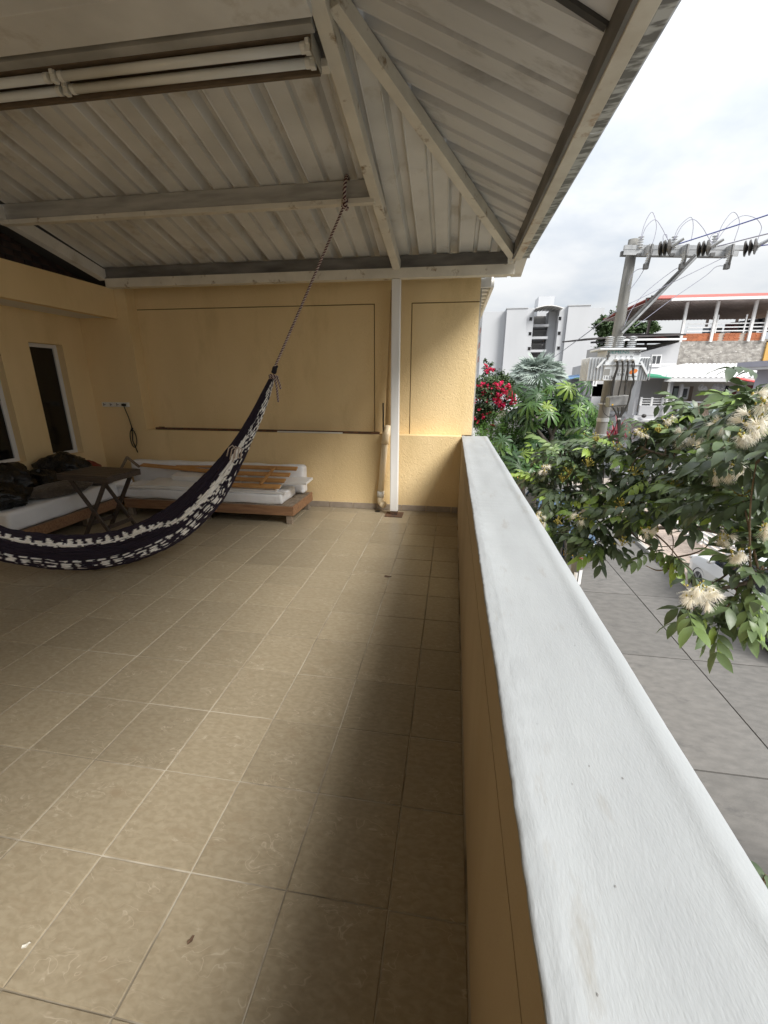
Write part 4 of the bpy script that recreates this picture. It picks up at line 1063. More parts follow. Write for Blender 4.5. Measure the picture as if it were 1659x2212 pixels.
part(tw, 'side_wing', MB().box(X_(1042) - .6, TY + 14.1, ZG, X_(1120), TY + 30, ztb - .8), M['tower_wall'])
# the person on the gallery
pp = at(1172, 752, Y=TY + 2); pz = fl_z[2]
def person(name, label, base, h, cloth):
    j = {'pelvis': (0, 0, .52), 'chest': (0, 0, .72), 'neck': (0, 0, .845), 'head': (.005, -.02, .93), 'top': (.005, -.015, .985),
         'lk': (-.05, -.01, .28), 'lf': (-.055, 0, .02), 'lt': (-.06, -.07, .012), 'rk': (.05, -.02, .28), 'rf': (.06, .01, .02), 'rt': (.065, -.06, .012),
         'ls': (-.105, 0, .80), 'le': (-.13, .01, .64), 'lw': (-.10, -.09, .56), 'lh': (-.085, -.13, .555), 'rs': (.105, 0, .80), 're': (.14, .02, .63), 'rw': (.13, -.03, .49), 'rh': (.13, -.045, .44)}
    ed = [('pelvis','chest'),('chest','neck'),('neck','head'),('head','top'),('pelvis','lk'),('lk','lf'),('lf','lt'),('pelvis','rk'),('rk','rf'),('rf','rt'),('chest','ls'),('ls','le'),('le','lw'),('lw','lh'),('chest','rs'),('rs','re'),('re','rw'),('rw','rh')]
    rad = dict(pelvis=.085, chest=.09, neck=.035, head=.062, top=.045, lk=.045, rk=.045, lf=.03, rf=.03, lt=.022, rt=.022, ls=.042, rs=.042, le=.032, re=.032, lw=.022, rw=.022, lh=.022, rh=.022)
    ks = list(j); me = bpy.data.meshes.new('body'); me.from_pydata([tuple(c * h for c in j[k]) for k in ks], [(ks.index(a), ks.index(b_)) for a, b_ in ed], [])
    t = thing(name, label, 'person', base)
    o = bpy.data.objects.new('body', me); COL.objects.link(o); o.parent = t; ORG[o.name] = Vector(base)
    sk = o.modifiers.new('skin', 'SKIN')
    for i, k in enumerate(ks): me.skin_vertices[0].data[i].radius = (rad[k] * h, rad[k] * h * (.75 if k in ('pelvis', 'chest') else 1)); me.skin_vertices[0].data[i].use_root = (k == 'pelvis')
    o.modifiers.new('sub', 'SUBSURF').render_levels = 1
    me.materials.append(cloth)
    hb_ = part(t, 'hair', MB().ellip((base[0] + .005 * h, base[1] - .005 * h, base[2] + .96 * h), .058 * h, .062 * h, .05 * h, 10, 7), M['steel_dark'], smooth=True)
    part(t, 'face', MB().ellip((base[0] + .005 * h, base[1] - .055 * h, base[2] + .925 * h), .04 * h, .03 * h, .05 * h, 10, 7), mat('skin', (.33, .19, .13), rough=.6), smooth=True)
    return t
person('person', 'person in dark clothes standing at the stairwell railing holding a bag', (pp.x, TY + 1.95, pz), 1.66, mat('dark_clothes', (.02, .02, .025), (.03, .03, .035), scale=5, rough=.9))
single('hand_bag', MB().ellip((pp.x - .2, TY + 1.8, pz + .78), .13, .08, .17, 10, 8), M['steel_dark'], 'small dark bag held by the person on the stairwell', 'bag', smooth=True)

# ------------------------------------------------------------------ white house across the corner
HY = 25.0
def hb3(x, y): return (x * .15674 + 1399, y * .15674 + 630.9)
def hrect(x0, y0, x1, y1, Y=HY):
    a, b_ = hb3(x0, y0), hb3(x1, y1); return wr(a[0], b_[0], a[1], b_[1], Y)
wh = thing('white_house', 'white house with balconies and barred windows under a white hipped porch roof', 'house', (11, HY, ZG))
def hp(par, name, r_, y0, y1, m_, **k): return part(par, name, MB().box(r_[0], y0, r_[2], r_[1], y1, r_[3]), m_, **k)
zf2 = at(1420, 897, Y=HY).z                       # second floor slab
zc2 = at(1420, 818, Y=HY).z
xl0, xr0 = at(1372, 860, Y=HY).x, 17.5
part(wh, 'ground_wall', MB().box(xl0, HY + .6, ZG, xr0, HY + 8, zf2 - .16), M['white_wall'])
part(wh, 'balcony_slab', MB().box(xl0 - .1, HY - .5, zf2 - .159, xr0, HY + 8, zf2), M['white_wall'])
part(wh, 'back_wall', MB().box(xl0, HY + 3.2, zf2 + .001, xr0, HY + 8, zc2 - .01), M['beige_wall'])
part(wh, 'grey_blind', MB().box(*[(a) for a in (xl0 + .3, HY + 1.0, zf2 + .45, at(1448, 840, Y=HY).x, HY + 1.06, zc2 - .02)]), M['grey_wall'])
part(wh, 'side_pier', MB().box(xl0 - .12, HY - .3, zf2 + .001, xl0 + .06, HY + .4, zc2), M['white_wall'])
r_ = hrect(-20, 1560, 290, 1700); part(wh, 'balcony_wall', MB().box(xl0 + .1, HY - .48, zf2 + .001, r_[1], HY - .35, r_[3]), M['white_wall'], bevel=.03)
# left railing of three bars
rl = MB(); rz = r_[3]
for k in range(3): rl.box(xl0 + .1, HY - .44, rz + .09 + k * .12, r_[1], HY - .40, rz + .125 + k * .12)
part(wh, 'railing', rl, M['white_metal'])
for k in range(4): part(wh, 'railing_post', MB().box(xl0 + .1 + k * (r_[1] - xl0 - .2) / 3, HY - .455, rz + .001, xl0 + .2 + k * (r_[1] - xl0 - .2) / 3, HY - .385, rz + .42), M['white_metal'])
# glass balcony
ga = hrect(320, 1510, 1090, 1720)
gx0, gx1, gz0, gz1 = ga
part(wh, 'handrail', MB().box(gx0, HY - .75, gz1 - .03, gx1, HY - .68, gz1 + .03), M['galv'])
part(wh, 'balcony_slab', MB().box(gx0 - .1, HY - .78, zf2 - .15, gx1 + 2.6, HY - .501, zf2 - .005), M['white_wall'])
cuts = [0, .155, .31, .565, .75, .90, 1]
for i in range(6):
    a, b_ = gx0 + (gx1 - gx0) * cuts[i], gx0 + (gx1 - gx0) * cuts[i+1]
    if i == 2:
        for k in range(9):
            part(wh, 'timber_slat', MB().box(a + .02 + k * (b_ - a) / 9, HY - .73, gz0 + .02, a + (k + .86) * (b_ - a) / 9, HY - .70, gz1 - .06), M['brown_slat'])
    else: part(wh, 'glass_panel', MB().box(a + .03, HY - .72, gz0 + .04, b_ - .03, HY - .705, gz1 - .06), M['glass_pale'])
    part(wh, 'railing_post', MB().box(a - .02, HY - .74, gz0, a + .02, HY - .69, gz1 - .031), M['galv'])
rw = hrect(1100, 1510, 1420, 1720); part(wh, 'balcony_wall', MB().box(rw[0], HY - .76, rw[2] - .3, rw[1] + 1, HY - .6, rw[3]), M['white_wall'])
# doors, window, frame on the back wall
for nm, q, m_, yy in (('door', (985, 1290, 1095, 1520), M['glass_dark'], 3.18), ('maroon_wall', (1140, 1285, 1445, 1520), M['maroon'], 3.15), ('dark_door', (560, 1300, 612, 1500), M['brown_slat'], 3.17)):
    rr = hrect(*q, Y=HY + 3.2); hp(wh, nm, rr, HY + yy, HY + 3.199, m_)
rr = hrect(455, 1305, 560, 1475, Y=HY + 1); wf = hp(wh, 'window', rr, HY + .95, HY + 1.05, M['white_metal']); hp(wf, 'pane', (rr[0] + .09, rr[1] - .09, rr[2] + .1, rr[3] - .1), HY + .93, HY + .949, M['window_glass'])
rr = hrect(322, 1295, 432, 1475, Y=HY + .5); pf_ = hp(wh, 'mirror_frame', rr, HY + .45, HY + .5, M['black_steel']); hp(pf_, 'mirror_glass', (rr[0] + .1, rr[1] - .1, rr[2] + .12, rr[3] - .12), HY + .43, HY + .449, mat('greenish_mirror', (.16, .20, .15), (.30, .33, .36), scale=1.2, rough=.2))
# columns
for q in ((1245, 1240, 1320, 1510), (296, 1230, 330, 1480), (435, 1270, 470, 1490)):
    rr = hrect(*q, Y=HY - .3); hp(wh, 'column', rr, HY - .4, HY - .2, M['white_wall'])
# porch ceiling & roof
ra = at(1443, 822, Y=HY - .8); rb = at(1597, 818, Y=HY - .8)
part(wh, 'porch_ceiling', MB().box(xl0 + .2, HY - .6, zc2, 17.4, HY + 3.3, zc2 + .10), M['white_wall'])
ridge_a, ridge_b = at(1478, 786, Y=HY + 3.4), at(1700, 783, Y=HY + 3.4)
e0, e1 = at(1436, 817, Y=HY - 1.0), at(1700, 811, Y=HY - 1.0)
rm = MB(); nseg = 44
for i in range(nseg + 1):
    u = i / nseg; zo = .035 * (i % 2)
    p = Vector((e0.x + (e1.x - e0.x) * u, HY - 1.0, e0.z + .02 + zo)); q = Vector((ridge_a.x + (ridge_b.x - ridge_a.x) * u, HY + 3.4, ridge_a.z + zo))
    rm.v += [tuple(p), tuple(q)]
rm.f += [(2*i, 2*i+2, 2*i+3, 2*i+1) for i in range(nseg)]
part(wh, 'porch_roof', rm, M['white_roof'], solid=.02)
part(wh, 'porch_hip', MB().add([e0 + Vector((0, 0, .02)), ridge_a, Vector((ridge_a.x - 3.2, HY + 3.4, e0.z + .25)), e0 + Vector((-1.2, .8, .05))], [(0, 1, 2, 3)]), M['white_roof'], solid=.03)
part(wh, 'eave_fascia', MB().box(e0.x, HY - 1.02, e0.z - .16, e1.x, HY - .985, e0.z + .01), M['white_roof'])
part(wh, 'ceiling_beam', MB().box(e0.x + .2, HY - .75, zc2 + .101, e1.x, HY - .65, zc2 + .22), M['white_metal'])
# ground-floor barred windows
for q in ((1382, 1404, 906, 947), (1452, 1466, 903, 940)):
    a = wr(*q, HY + .6); wg = hp(wh, 'window', a, HY + .56, HY + .599, M['white_metal']); hp(wg, 'pane', (a[0] + .07, a[1] - .07, a[2] + .07, a[3] - .07), HY + .54, HY + .559, M['window_glass'])
    gr = MB()
    for k in range(8): gr.box(a[0] + (a[1] - a[0]) * (k + .4) / 8, HY + .48, a[2], a[0] + (a[1] - a[0]) * (k + .62) / 8, HY + .51, a[3])
    for k in range(4): gr.box(a[0], HY + .47, a[2] + (a[3] - a[2]) * (k + .4) / 4, a[1], HY + .50, a[2] + (a[3] - a[2]) * (k + .5) / 4)
    part(wg, 'grille', gr, M['white_metal'])
part(wh, 'cornice', MB().box(xl0 - .15, HY - .65, zf2 - .32, 17, HY + .599, zf2 - .16), M['white_wall'], bevel=.04)
part(wh, 'down_pipe', MB().tube([at(1449, 815, Y=HY - .6), at(1441, 860, Y=HY - .6), at(1427, 940, Y=HY - .6)], .06, 8), M['white_metal'])
part(wh, 'wall_lamp', MB().ellip(at(1391, 898.5, Y=HY - .7), .12, .12, .10, 10, 6), M['black_steel'])
single('green_awning', MB().add([at(1399, 812, Y=HY - 1.2), at(1450, 816, Y=HY - 1.2), at(1448, 813, Y=HY + .3), at(1399, 806.5, Y=HY + .3), at(1399, 815, Y=HY - 1.2), at(1450, 818, Y=HY - 1.2)], [(0, 1, 2, 3), (4, 5, 1, 0)]), M['green_awning'], 'small green awning between transformer and white porch roof', 'awning', solid=.03)
single('red_awning', MB().add([at(1583, 817, Y=HY - 1.3), at(1632, 826, Y=HY - 1.3), at(1636, 808, Y=HY + .4), at(1618, 808, Y=HY + .4)], [(0, 1, 2, 3)]), M['red_awning'], 'small red sloping awning between white porch roof and lavender wall', 'awning', solid=.03)
cl_ = thing('hanging_ornament', 'crumpled pale ornaments hanging from the porch ceiling', 'ornament', tuple(at(1520, 842, Y=HY)))
for px, py in ((1515, 838), (1521, 842), (1543, 838), (1551, 837), (1559, 838), (1580, 840)):
    part(cl_, 'ornament_bunch', MB().ellip(at(px, py, Y=HY), .14, .12, .16, 9, 6, .25, random.Random(px)), M['paper'])

# upper house: roof terrace
uh = thing('terrace_house', 'brick and rubble upper house with an open red roofed terrace', 'house', (13, HY + 5, ZG))
UY = HY + 3.6
us = lambda x0, y0, x1, y1: hrect(x0, y0, x1, y1, Y=UY)
a = us(430, 672, 1600, 985); part(uh, 'rubble_wall', MB().box(a[0], UY, a[2] - 1.0, a[1], UY + 7, a[3]), M['rubble'])
zb0 = a[3]
b3 = us(470, 565, 1600, 672)
part(uh, 'mortar_core', MB().box(b3[0], UY + .03, zb0 + .001, b3[1], UY + .22, b3[3]), M['mortar_pale'])
nb = int((b3[1] - b3[0]) / .27); rows = 6; hb_ = (b3[3] - zb0) / rows
bme2 = MB().box(-.125, -.03, -hb_ * .42, .125, .025, hb_ * .42).mesh('brick'); bme2.materials.append(M['brick_red'])
for r2 in range(rows):
    for c2 in range(nb):
        if c2 in (7, 11) : continue
        inst(uh, 'brick', bme2, (b3[0] + .135 + c2 * .27 + (r2 % 2) * .06, UY + .02 + rnd.gauss(0, .003), zb0 + hb_ * (r2 + .5)))
part(uh, 'terrace_floor', MB().box(b3[0], UY + .23, zb0 + .001, b3[1] + 3, UY + 6.9, zb0 + .1), M['kerb'])
a2 = us(1602, 690, 1800, 985); part(uh, 'ochre_wall', MB().box(a[1] + .01, UY - .1, a2[2] - 1, a[1] + 4, UY + 6, a2[3]), M['ochre'])
zr0 = us(500, 140, 900, 180)
ZE = zr0[2] + .1
xr_a, xr_b = hb3(60, 150), hb3(1750, 120)
XA, XB = at(*xr_a, Y=UY - .6).x, a[1] + 4
rs = thing  # keep helper
rfm = MB().add([(XA, UY - .6, ZE + .12), (XB, UY - .6, ZE + .12), (XB, UY + 6.5, ZE - .05), (XA - .3, UY + 6.5, ZE - .05)], [(0, 1, 2, 3)])
part(uh, 'roof_underside', rfm, M['roof_under'], solid=.03)
part(uh, 'roof', MB().add([(XA + .1, UY - .72, ZE + .16), (XB, UY - .72, ZE + .16), (XB, UY + 1.2, ZE + .62), (XA + .7, UY + 1.2, ZE + .62), (XB, UY + 6.7, ZE + .1), (XA - .3, UY + 6.7, ZE + .1)], [(0, 1, 2, 3), (3, 2, 4, 5)]), M['red_roof'], solid=.05)
part(uh, 'roof_gutter', MB().box(XA + .9, UY - .80, ZE + .03, XB, UY - .70, ZE + .17), M['white_metal'])
corr = MB()
for i in range(46): corr.bar((XA + .2 + i * (XB - XA) / 46, UY - .5, ZE + .085), (XA + i * (XB - XA) / 46, UY + 6.3, ZE - .09), .05, .04)
part(uh, 'roof_rib', corr, M['roof_under'])
for y_, m_ in ((UY - .05, M['post_grey']),):
    for px in (498, 918, 1440, 1640, 2050):
        p = at(*hb3(px, 420), Y=y_); part(uh, 'post', MB().box(p.x - .065, y_ - .065, zb0 - .05, p.x + .065, y_ + .065, ZE + .1), m_)
for px in (20, 815, 1220, 1350, 1800):
    p = at(*hb3(px, 430), Y=UY + 6.2); part(uh, 'rear_post', MB().box(p.x - .06, UY + 6.1, zb0 - 1, p.x + .06, UY + 6.25, ZE - .1), M['roof_under'])
rl = MB()
for k, cy in enumerate((440, 490, 540)):
    z_ = us(500, cy, 600, cy + 1)[2]; rl.box(b3[0] + .2, UY - .02, z_ - .03, XB, UY + .02, z_ + .03)
part(uh, 'railing', rl, M['white_metal'])
for px in (940, 1330): p = at(*hb3(px, 500), Y=UY); part(uh, 'railing_post', MB().box(p.x - .03, UY - .03, b3[3], p.x + .03, UY + .03, b3[3] + .95), M['white_metal'])
# laundry / crates on the terrace
for i, (q, m_, nm, lb) in enumerate((((1005, 440, 1085, 560), M['car_blue'], 'crate', 'dark blue crate on the red roofed terrace'), ((1095, 455, 1200, 558), M['steel_dark'], 'crate', 'dark grey crate next to the blue one on the terrace'), ((1215, 515, 1330, 558), M['paper'], 'cloth_pile', 'low pile of white cloth on the terrace'), ((1330, 380, 1430, 555), M['maroon'], 'crate', 'dark maroon stack behind the terrace post'))):
    rr = us(*q); single(nm, MB().box(rr[0], UY + 1.2, rr[2] - .1, rr[1], UY + 1.9, rr[3]).box(rr[0] + .1, UY + 1.15, rr[2], rr[0] + .2, UY + 1.199, rr[3] - .1), m_, lb, 'crate' if 'crate' in nm else 'cloth', bevel=.03)
lw = thing('clothes_line', 'dark clothes drying on a line under the red roof', 'laundry', tuple(at(*hb3(1500, 400), Y=UY + 2)))
for k in range(9):
    p = at(*hb3(1160 + k * 62, 425 - k * 9), Y=UY + 2.2)
    part(lw, 'garment', MB().box(p.x - .28, p.y - .02, p.z - .55 - .12 * (k % 3), p.x + .26, p.y + .02, p.z), M['steel_dark'] if k % 3 else M['car_blue'])
pl_ = [at(*hb3(1100, 432), Y=UY + 2.2), at(*hb3(1760, 340), Y=UY + 2.2)]
part(lw, 'line', MB().tube(pl_, .02, 5), M['wire'])
# left white wing with sliding window
lw_ = hrect(-60, 690, 425, 1010, Y=UY - .3)
wg2 = thing('white_wing', 'white upper wing with a small sliding window behind the transformer', 'house', (lw_[0] + 1, UY, ZG))
part(wg2, 'wall', MB().add([(lw_[0] - 2.5, UY - .3, ZG), (lw_[1], UY - .3, ZG), (lw_[1], UY - .3, lw_[3]), (lw_[0] - 2.5, UY - .3, lw_[3] - 1.2), (lw_[0] - 2.5, UY + 5, ZG), (lw_[1], UY + 5, ZG), (lw_[1], UY + 5, lw_[3]), (lw_[0] - 2.5, UY + 5, lw_[3] - 1.2)], [(0,1,2,3),(7,6,5,4),(1,5,6,2),(0,3,7,4),(3,2,6,7)]), M['white_wall'])
rr = hrect(40, 862, 180, 1030, Y=UY - .3); wn = part(wg2, 'window', MB().box(rr[0], UY - .36, rr[2], rr[1], UY - .301, rr[3]), M['white_metal'])
mid = (rr[0] + rr[1]) / 2
for a_, b_ in ((rr[0] + .06, mid - .03), (mid + .03, rr[1] - .06)): part(wn, 'pane', MB().box(a_, UY - .38, rr[2] + .08, b_, UY - .361, rr[3] - .08), M['window_glass'])
part(wg2, 'eave_beam', MB().box(lw_[0] - 1.5, UY - .9, hrect(0, 640, 10, 665, UY - .9)[2], lw_[1], UY - .78, hrect(0, 640, 10, 665, UY - .9)[3]), M['white_metal'])
part(wg2, 'roof', MB().add([(lw_[0] - 3.4, UY - 1, lw_[3] + .15), (lw_[1], UY - .75, lw_[3] + .35), (lw_[1], UY + 5, lw_[3] + .9), (lw_[0] - 3.4, UY + 5, lw_[3] + .5)], [(0, 1, 2, 3)]), M['dark_roof'], solid=.08)
part(wg2, 'railing', MB().tube([at(1399, 788, Y=UY - 1.2), at(1460, 788, Y=UY - 1.2)], .05, 6), M['white_metal'])
gz = hrect(30, 590, 300, 640, Y=UY + 3)
part(wg2, 'gable', MB().prism([(gz[0], UY + 3, gz[2]), (gz[1], UY + 3, gz[2]), ((gz[0] + gz[1]) / 2, UY + 3, gz[3])], (0, 2, 0)), M['red_roof'])
# lavender neighbour on the right
lv = thing('lavender_house', 'lavender grey house wall with a flat roof slab at the right edge', 'house', (13, 19, ZG))
a = wr(1634, 1760, 802, 880, 20.0); zt2 = at(1640, 800, Y=20).z
part(lv, 'wall', MB().box(at(1626, 840, Y=20).x, 18.4, ZG, 22, 20, zt2), M['lavender'])
part(lv, 'roof_slab', MB().box(at(1590, 797, Y=20.2).x, 18.2, zt2 + .10, 22, 20.2, zt2 + .30), M['lavender'])
part(lv, 'roof_slab', MB().box(at(1598, 797, Y=20).x, 18.3, zt2 + .001, 22, 20, zt2 + .099), M['white_wall'])
part(lv, 'sill', MB().box(at(1660, 866, Y=18.4).x, 18.3, at(1640, 868, Y=18.4).z, 22, 18.399, at(1640, 864, Y=18.4).z), M['white_wall'])
# left white house with porch and blue roof
PY = 29.0
wl = thing('porch_house', 'white two storey house with blue porch roof behind the utility pole', 'house', (7, PY, ZG))
def lb(x, y): return (x * .2725 + 1207, y * .2725 + 823)
def lr(x0, y0, x1, y1, Y=PY): 
    a, b_ = lb(x0, y0), lb(x1, y1); return wr(a[0], b_[0], a[1], b_[1], Y)
XLh, XRh = at(1221, 860, Y=PY).x, at(1376, 860, Y=PY).x
zsl, zcl = at(1240, 852, Y=PY).z, at(1240, 821, Y=PY).z
part(wl, 'lower_wall', MB().box(XLh, PY, ZG, XRh, PY + 8, zsl), M['white_wall'])
part(wl, 'porch_back', MB().box(XLh, PY + 2, zsl + .001, XRh, PY + 8, zcl + .12), M['grey_wall'])
part(wl, 'front_wall', MB().box(at(1273, 840, Y=PY).x, PY + .02, zsl + .001, XRh, PY + 1.99, zcl + .5), M['white_wall'])
for px in (1222, 1252, 1266): p = at(px, 838, Y=PY); part(wl, 'porch_post', MB().box(p.x - .06, PY + .05, zsl + .001, p.x + .06, PY + .2, zcl), M['post_grey'])
part(wl, 'porch_door', MB().box(at(1253, 838, Y=PY + 2).x, PY + 1.95, zsl + .002, at(1264, 838, Y=PY + 2).x, PY + 1.999, zcl - .3), M['glass_dark'])
part(wl, 'porch_roof', MB().add([at(1218, 819.5, Y=PY - .6), at(1276, 812, Y=PY - .6), at(1276, 807, Y=PY + 2.2), at(1230, 812, Y=PY + 2.2)], [(0, 1, 2, 3)]), M['blue_roof'], solid=.06)
a = lr(238, 20, 332, 125, PY - .3); part(wl, 'balcony_box', MB().box(a[0], PY - .7, a[2], a[1], PY - .001, a[3]), M['white_wall'], bevel=.03)
for q, nm in (((1281, 1290, 812, 834), 'window'), ((1341, 1361, 823, 860), 'window'), ((1335, 1352, 905, 940), 'window'), ((1285, 1300, 880, 905), 'window')):
    a = wr(*q, PY - (.72 if q[0] == 1281 else 0)); y_ = PY - (.75 if q[0] == 1281 else .03)
    wn = part(wl, nm, MB().box(a[0], y_, a[2], a[1], y_ + .028, a[3]), M['white_metal']); part(wn, 'pane', MB().box(a[0] + .1, y_ - .02, a[2] + .1, a[1] - .1, y_ - .001, a[3] - .1), M['window_glass'])
part(wl, 'cornice', MB().box(XLh + .5, PY - .25, zsl - .7, XRh + .2, PY - .001, zsl - .5), M['white_wall'], bevel=.04)
# dark tiled roof + eave behind the pole
dk = thing('dark_roof_house', 'house with dark tiled roof just behind the pole top of the transformer', 'house', (9, 33, ZG))
part(dk, 'roof', MB().add([at(1283, 740, Y=33), at(1330, 724, Y=33), at(1420, 722, Y=33), at(1470, 726, Y=33), at(1470, 741, Y=33), at(1310, 742, Y=33), at(1330, 724, Y=38), at(1470, 722, Y=38)], [(0, 1, 2, 3, 4, 5), (1, 6, 7, 2)]), M['dark_roof'], solid=.15)
part(dk, 'wall', MB().box(at(1315, 745, Y=33).x, 33.1, ZG, at(1460, 745, Y=33).x, 38, at(1400, 744, Y=33).z), M['grey_wall'])
part(dk, 'gutter', MB().tube([at(1276, 740, Y=32.8), at(1310, 738, Y=32.8)], .07, 6), M['galv'])

# neighbouring eave beyond the back wall
ne = thing('neighbour_house', 'ribbed eave of the next house poking past the yellow wall corner', 'house', (-2, 7.5, ZG))
part(ne, 'wall', MB().box(-5, 5.801, ZG, .10, 9.2, 2.70), M['stucco'])
part(ne, 'roof', MB().box(-5, 5.85, 2.86, .40, 9.6, 2.90), M['white_wall'])
for k in range(14): part(ne, 'eave_rib', MB().box(.12 - .001, 5.9 + k * .26, 2.80, .385, 6.02 + k * .26, 2.859), M['white_metal'])
part(ne, 'fascia', MB().box(.386, 5.83, 2.76, .42, 9.6, 2.92).box(-.2, 5.81, 2.76, .3855, 5.848, 2.90), M['post'])

# ------------------------------------------------------------------ utility pole, crossarm, transformer, wires
PX0, PX1, PYp = 2.49, 2.635, 8.0
up = thing('utility_pole', 'weathered concrete utility pole with steel crossarm and insulators', 'utility pole', (PX0, PYp, ZG))
def pole_x(z): return PX0 + (PX1 - PX0) * (z - ZG) / (3.78 - ZG)
part(up, 'shaft', MB().tube([(pole_x(z), PYp, z) for z in (ZG, -1.5, .5, 2.5, 3.78)], [.128, .113, .094, .081, .074], 20), M['pole'], smooth=True)
def P7(x, y, Y=7.85): return at(x * .2394 + 1261.8, y * .2394 + 438.9, Y=Y)
ca_, cb_ = P7(360, 428), P7(1395, 440)
part(up, 'crossarm', MB().bar(ca_ + Vector((0, .02, .045)), cb_ + Vector((.25, .02, .045)), .06, .06).bar(ca_ + Vector((0, .0, -.02)), cb_ + Vector((0, .0, -.02)), .012, .075), M['galv'])
part(up, 'crossarm', MB().bar(ca_ + Vector((.05, .30, .03)), cb_ + Vector((0, .30, .03)), .06, .07), M['steel_dark'])
part(up, 'brace', MB().tube([P7(1000, 468), P7(330, 1150)], .020, 8), M['steel_dark'])
part(up, 'brace', MB().tube([P7(1035, 462), P7(345, 1172)], .020, 8), M['galv'])
part(up, 'step_iron', MB().tube([P7(560, 900), P7(562, 858), P7(605, 852), P7(608, 838), P7(640, 836)], .012, 6), M['steel_dark'])
def ribbed(c, axis, l, r1, r2, n, m_, name, par=up):
    axis = Vector(axis).normalized(); prof = [(r1 * .6, 0)]
    for k in range(n):
        z = l * (k + .2) / n; prof += [(r1, z), (r2, z + l / n * .25), (r2, z + l / n * .4), (r1, z + l / n * .6)]
    prof.append((r1 * .5, l)); return part(par, name, MB().lathe(c, prof, 14, axis), m_, smooth=False)
for x, y in ((500, 410), (800, 410), (1165, 405)):
    ribbed(P7(x, y), (0, 0, 1), .17, .022, .042, 5, M['porcelain'], 'pin_insulator')
    part(up, 'clamp', MB().box(P7(x, y).x - .03, P7(x, y).y - .03, P7(x, 480).z, P7(x, y).x + .03, P7(x, y).y + .03, P7(x, y + 45).z), M['steel_dark'])
for x in (595, 918, 1325):
    a, b_ = P7(x + 12, 415, 7.7), P7(x - 35, 555, 7.7)
    ribbed(b_, a - b_, (a - b_).length, .02, .034, 9, M['porcelain'], 'cutout_insulator')
    part(up, 'fuse_tube', MB().tube([P7(x + 22, 372, 7.66), P7(x + 5, 470, 7.62), P7(x - 18, 560, 7.66)], [.018, .014, .014], 8), M['steel_dark'])
    part(up, 'fuse_hinge', MB().obox(P7(x - 38, 570, 7.68), Vector((1, 0, 0)), Vector((0, 1, 0)), Vector((0, 0, 1)), .035, .03, .04), M['steel_dark'], bevel=.008)
    part(up, 'bracket', MB().box(P7(x - 45, 400).x, 7.68, P7(x, 470).z, P7(x - 25, 400).x, 7.84, P7(x, 395).z), M['galv'])
for x, y in ((718, 408), (1065, 415), (1485, 404)):
    c = P7(x, y, 7.62); ax = Vector((.8, -.6, .08)).normalized()
    for k in range(3):
        part(up, 'disc_insulator', MB().lathe(c + ax * (k * .055 - .055), [(.02, 0), (.10, .008), (.105, .02), (.06, .035), (.025, .05)], 18, ax), M['porcelain_dark'])
    part(up, 'strain_clamp', MB().tube([c + ax * .1, c + ax * .24 + Vector((0, 0, .06))], [.03, .018], 8), M['galv'])
# stickers on the pole
for z, h, a0, nm, m_ in ((-2.05, .30, 1.15, 'notice', M['paper']), (-2.02, .22, .42, 'notice', M['paper']), (-2.38, .12, .75, 'banner', M['paper']), (-1.42, .035, .75, 'notice', M['red_print']), (-1.52, .03, .75, 'notice', M['red_print'])):
    mb = MB(); rr = .1215; n = 6; wd = .55 if nm == 'notice' else 1.3
    for i in range(n + 1):
        a = -math.pi / 2 + a0 - .75 + wd * (i / n - .5)
        mb.v += [(pole_x(z) + rr * math.cos(a), PYp + rr * math.sin(a), z), (pole_x(z) + rr * math.cos(a), PYp + rr * math.sin(a), z + h)]
    mb.f += [(2*i, 2*i+2, 2*i+3, 2*i+1) for i in range(n)]
    part(up, nm, mb, m_, solid=.002)
text(up, 'banner_text', 'MIOS', (pole_x(-2.36) + .02, PYp - .127, -2.355), .085, M['print'], sx=1.0)
# wires at the top
wt_ = thing('jumper_wires', 'thin looping jumper wires over the crossarm', 'wires', tuple(P7(900, 200)))
def W7(par, pts, r_, m_, Y=7.75, sm=6):
    q = [Vector(v) for v in catmull([P7(x, y, Y) for x, y in pts], sm)]; part(par, 'wire', MB().tube(q, r_, 5), m_, smooth=True)
for pts in ([(508, 335), (545, 190), (612, 80), (652, 190), (640, 290), (615, 370)], [(515, 325), (560, 215), (640, 148), (700, 220), (735, 290), (775, 360)], [(805, 335), (855, 215), (960, 126), (985, 210), (965, 340)], [(815, 330), (890, 200), (985, 146), (1065, 215), (1110, 290), (1160, 370)], [(1195, 335), (1250, 190), (1345, 80), (1402, 170), (1355, 340)], [(1200, 330), (1310, 190), (1430, 114), (1545, 135), (1600, 210), (1580, 290), (1555, 360)], [(715, 355), (715, 290), (745, 285), (755, 330), (800, 370)], [(1115, 365), (1150, 290), (1205, 270), (1190, 340)]):
    W7(wt_, pts, .0045, M['wire'])
for pts in ([(545, 590), (480, 600), (430, 650), (395, 740)], [(870, 580), (800, 610), (560, 800), (430, 960), (360, 1110)], [(1270, 565), (1190, 575), (1090, 660), (800, 860), (560, 1040), (450, 1120)], [(545, 590), (490, 680), (400, 800)], [(1270, 485), (800, 715), (370, 925)]):
    W7(wt_, pts, .0045, M['wire'])
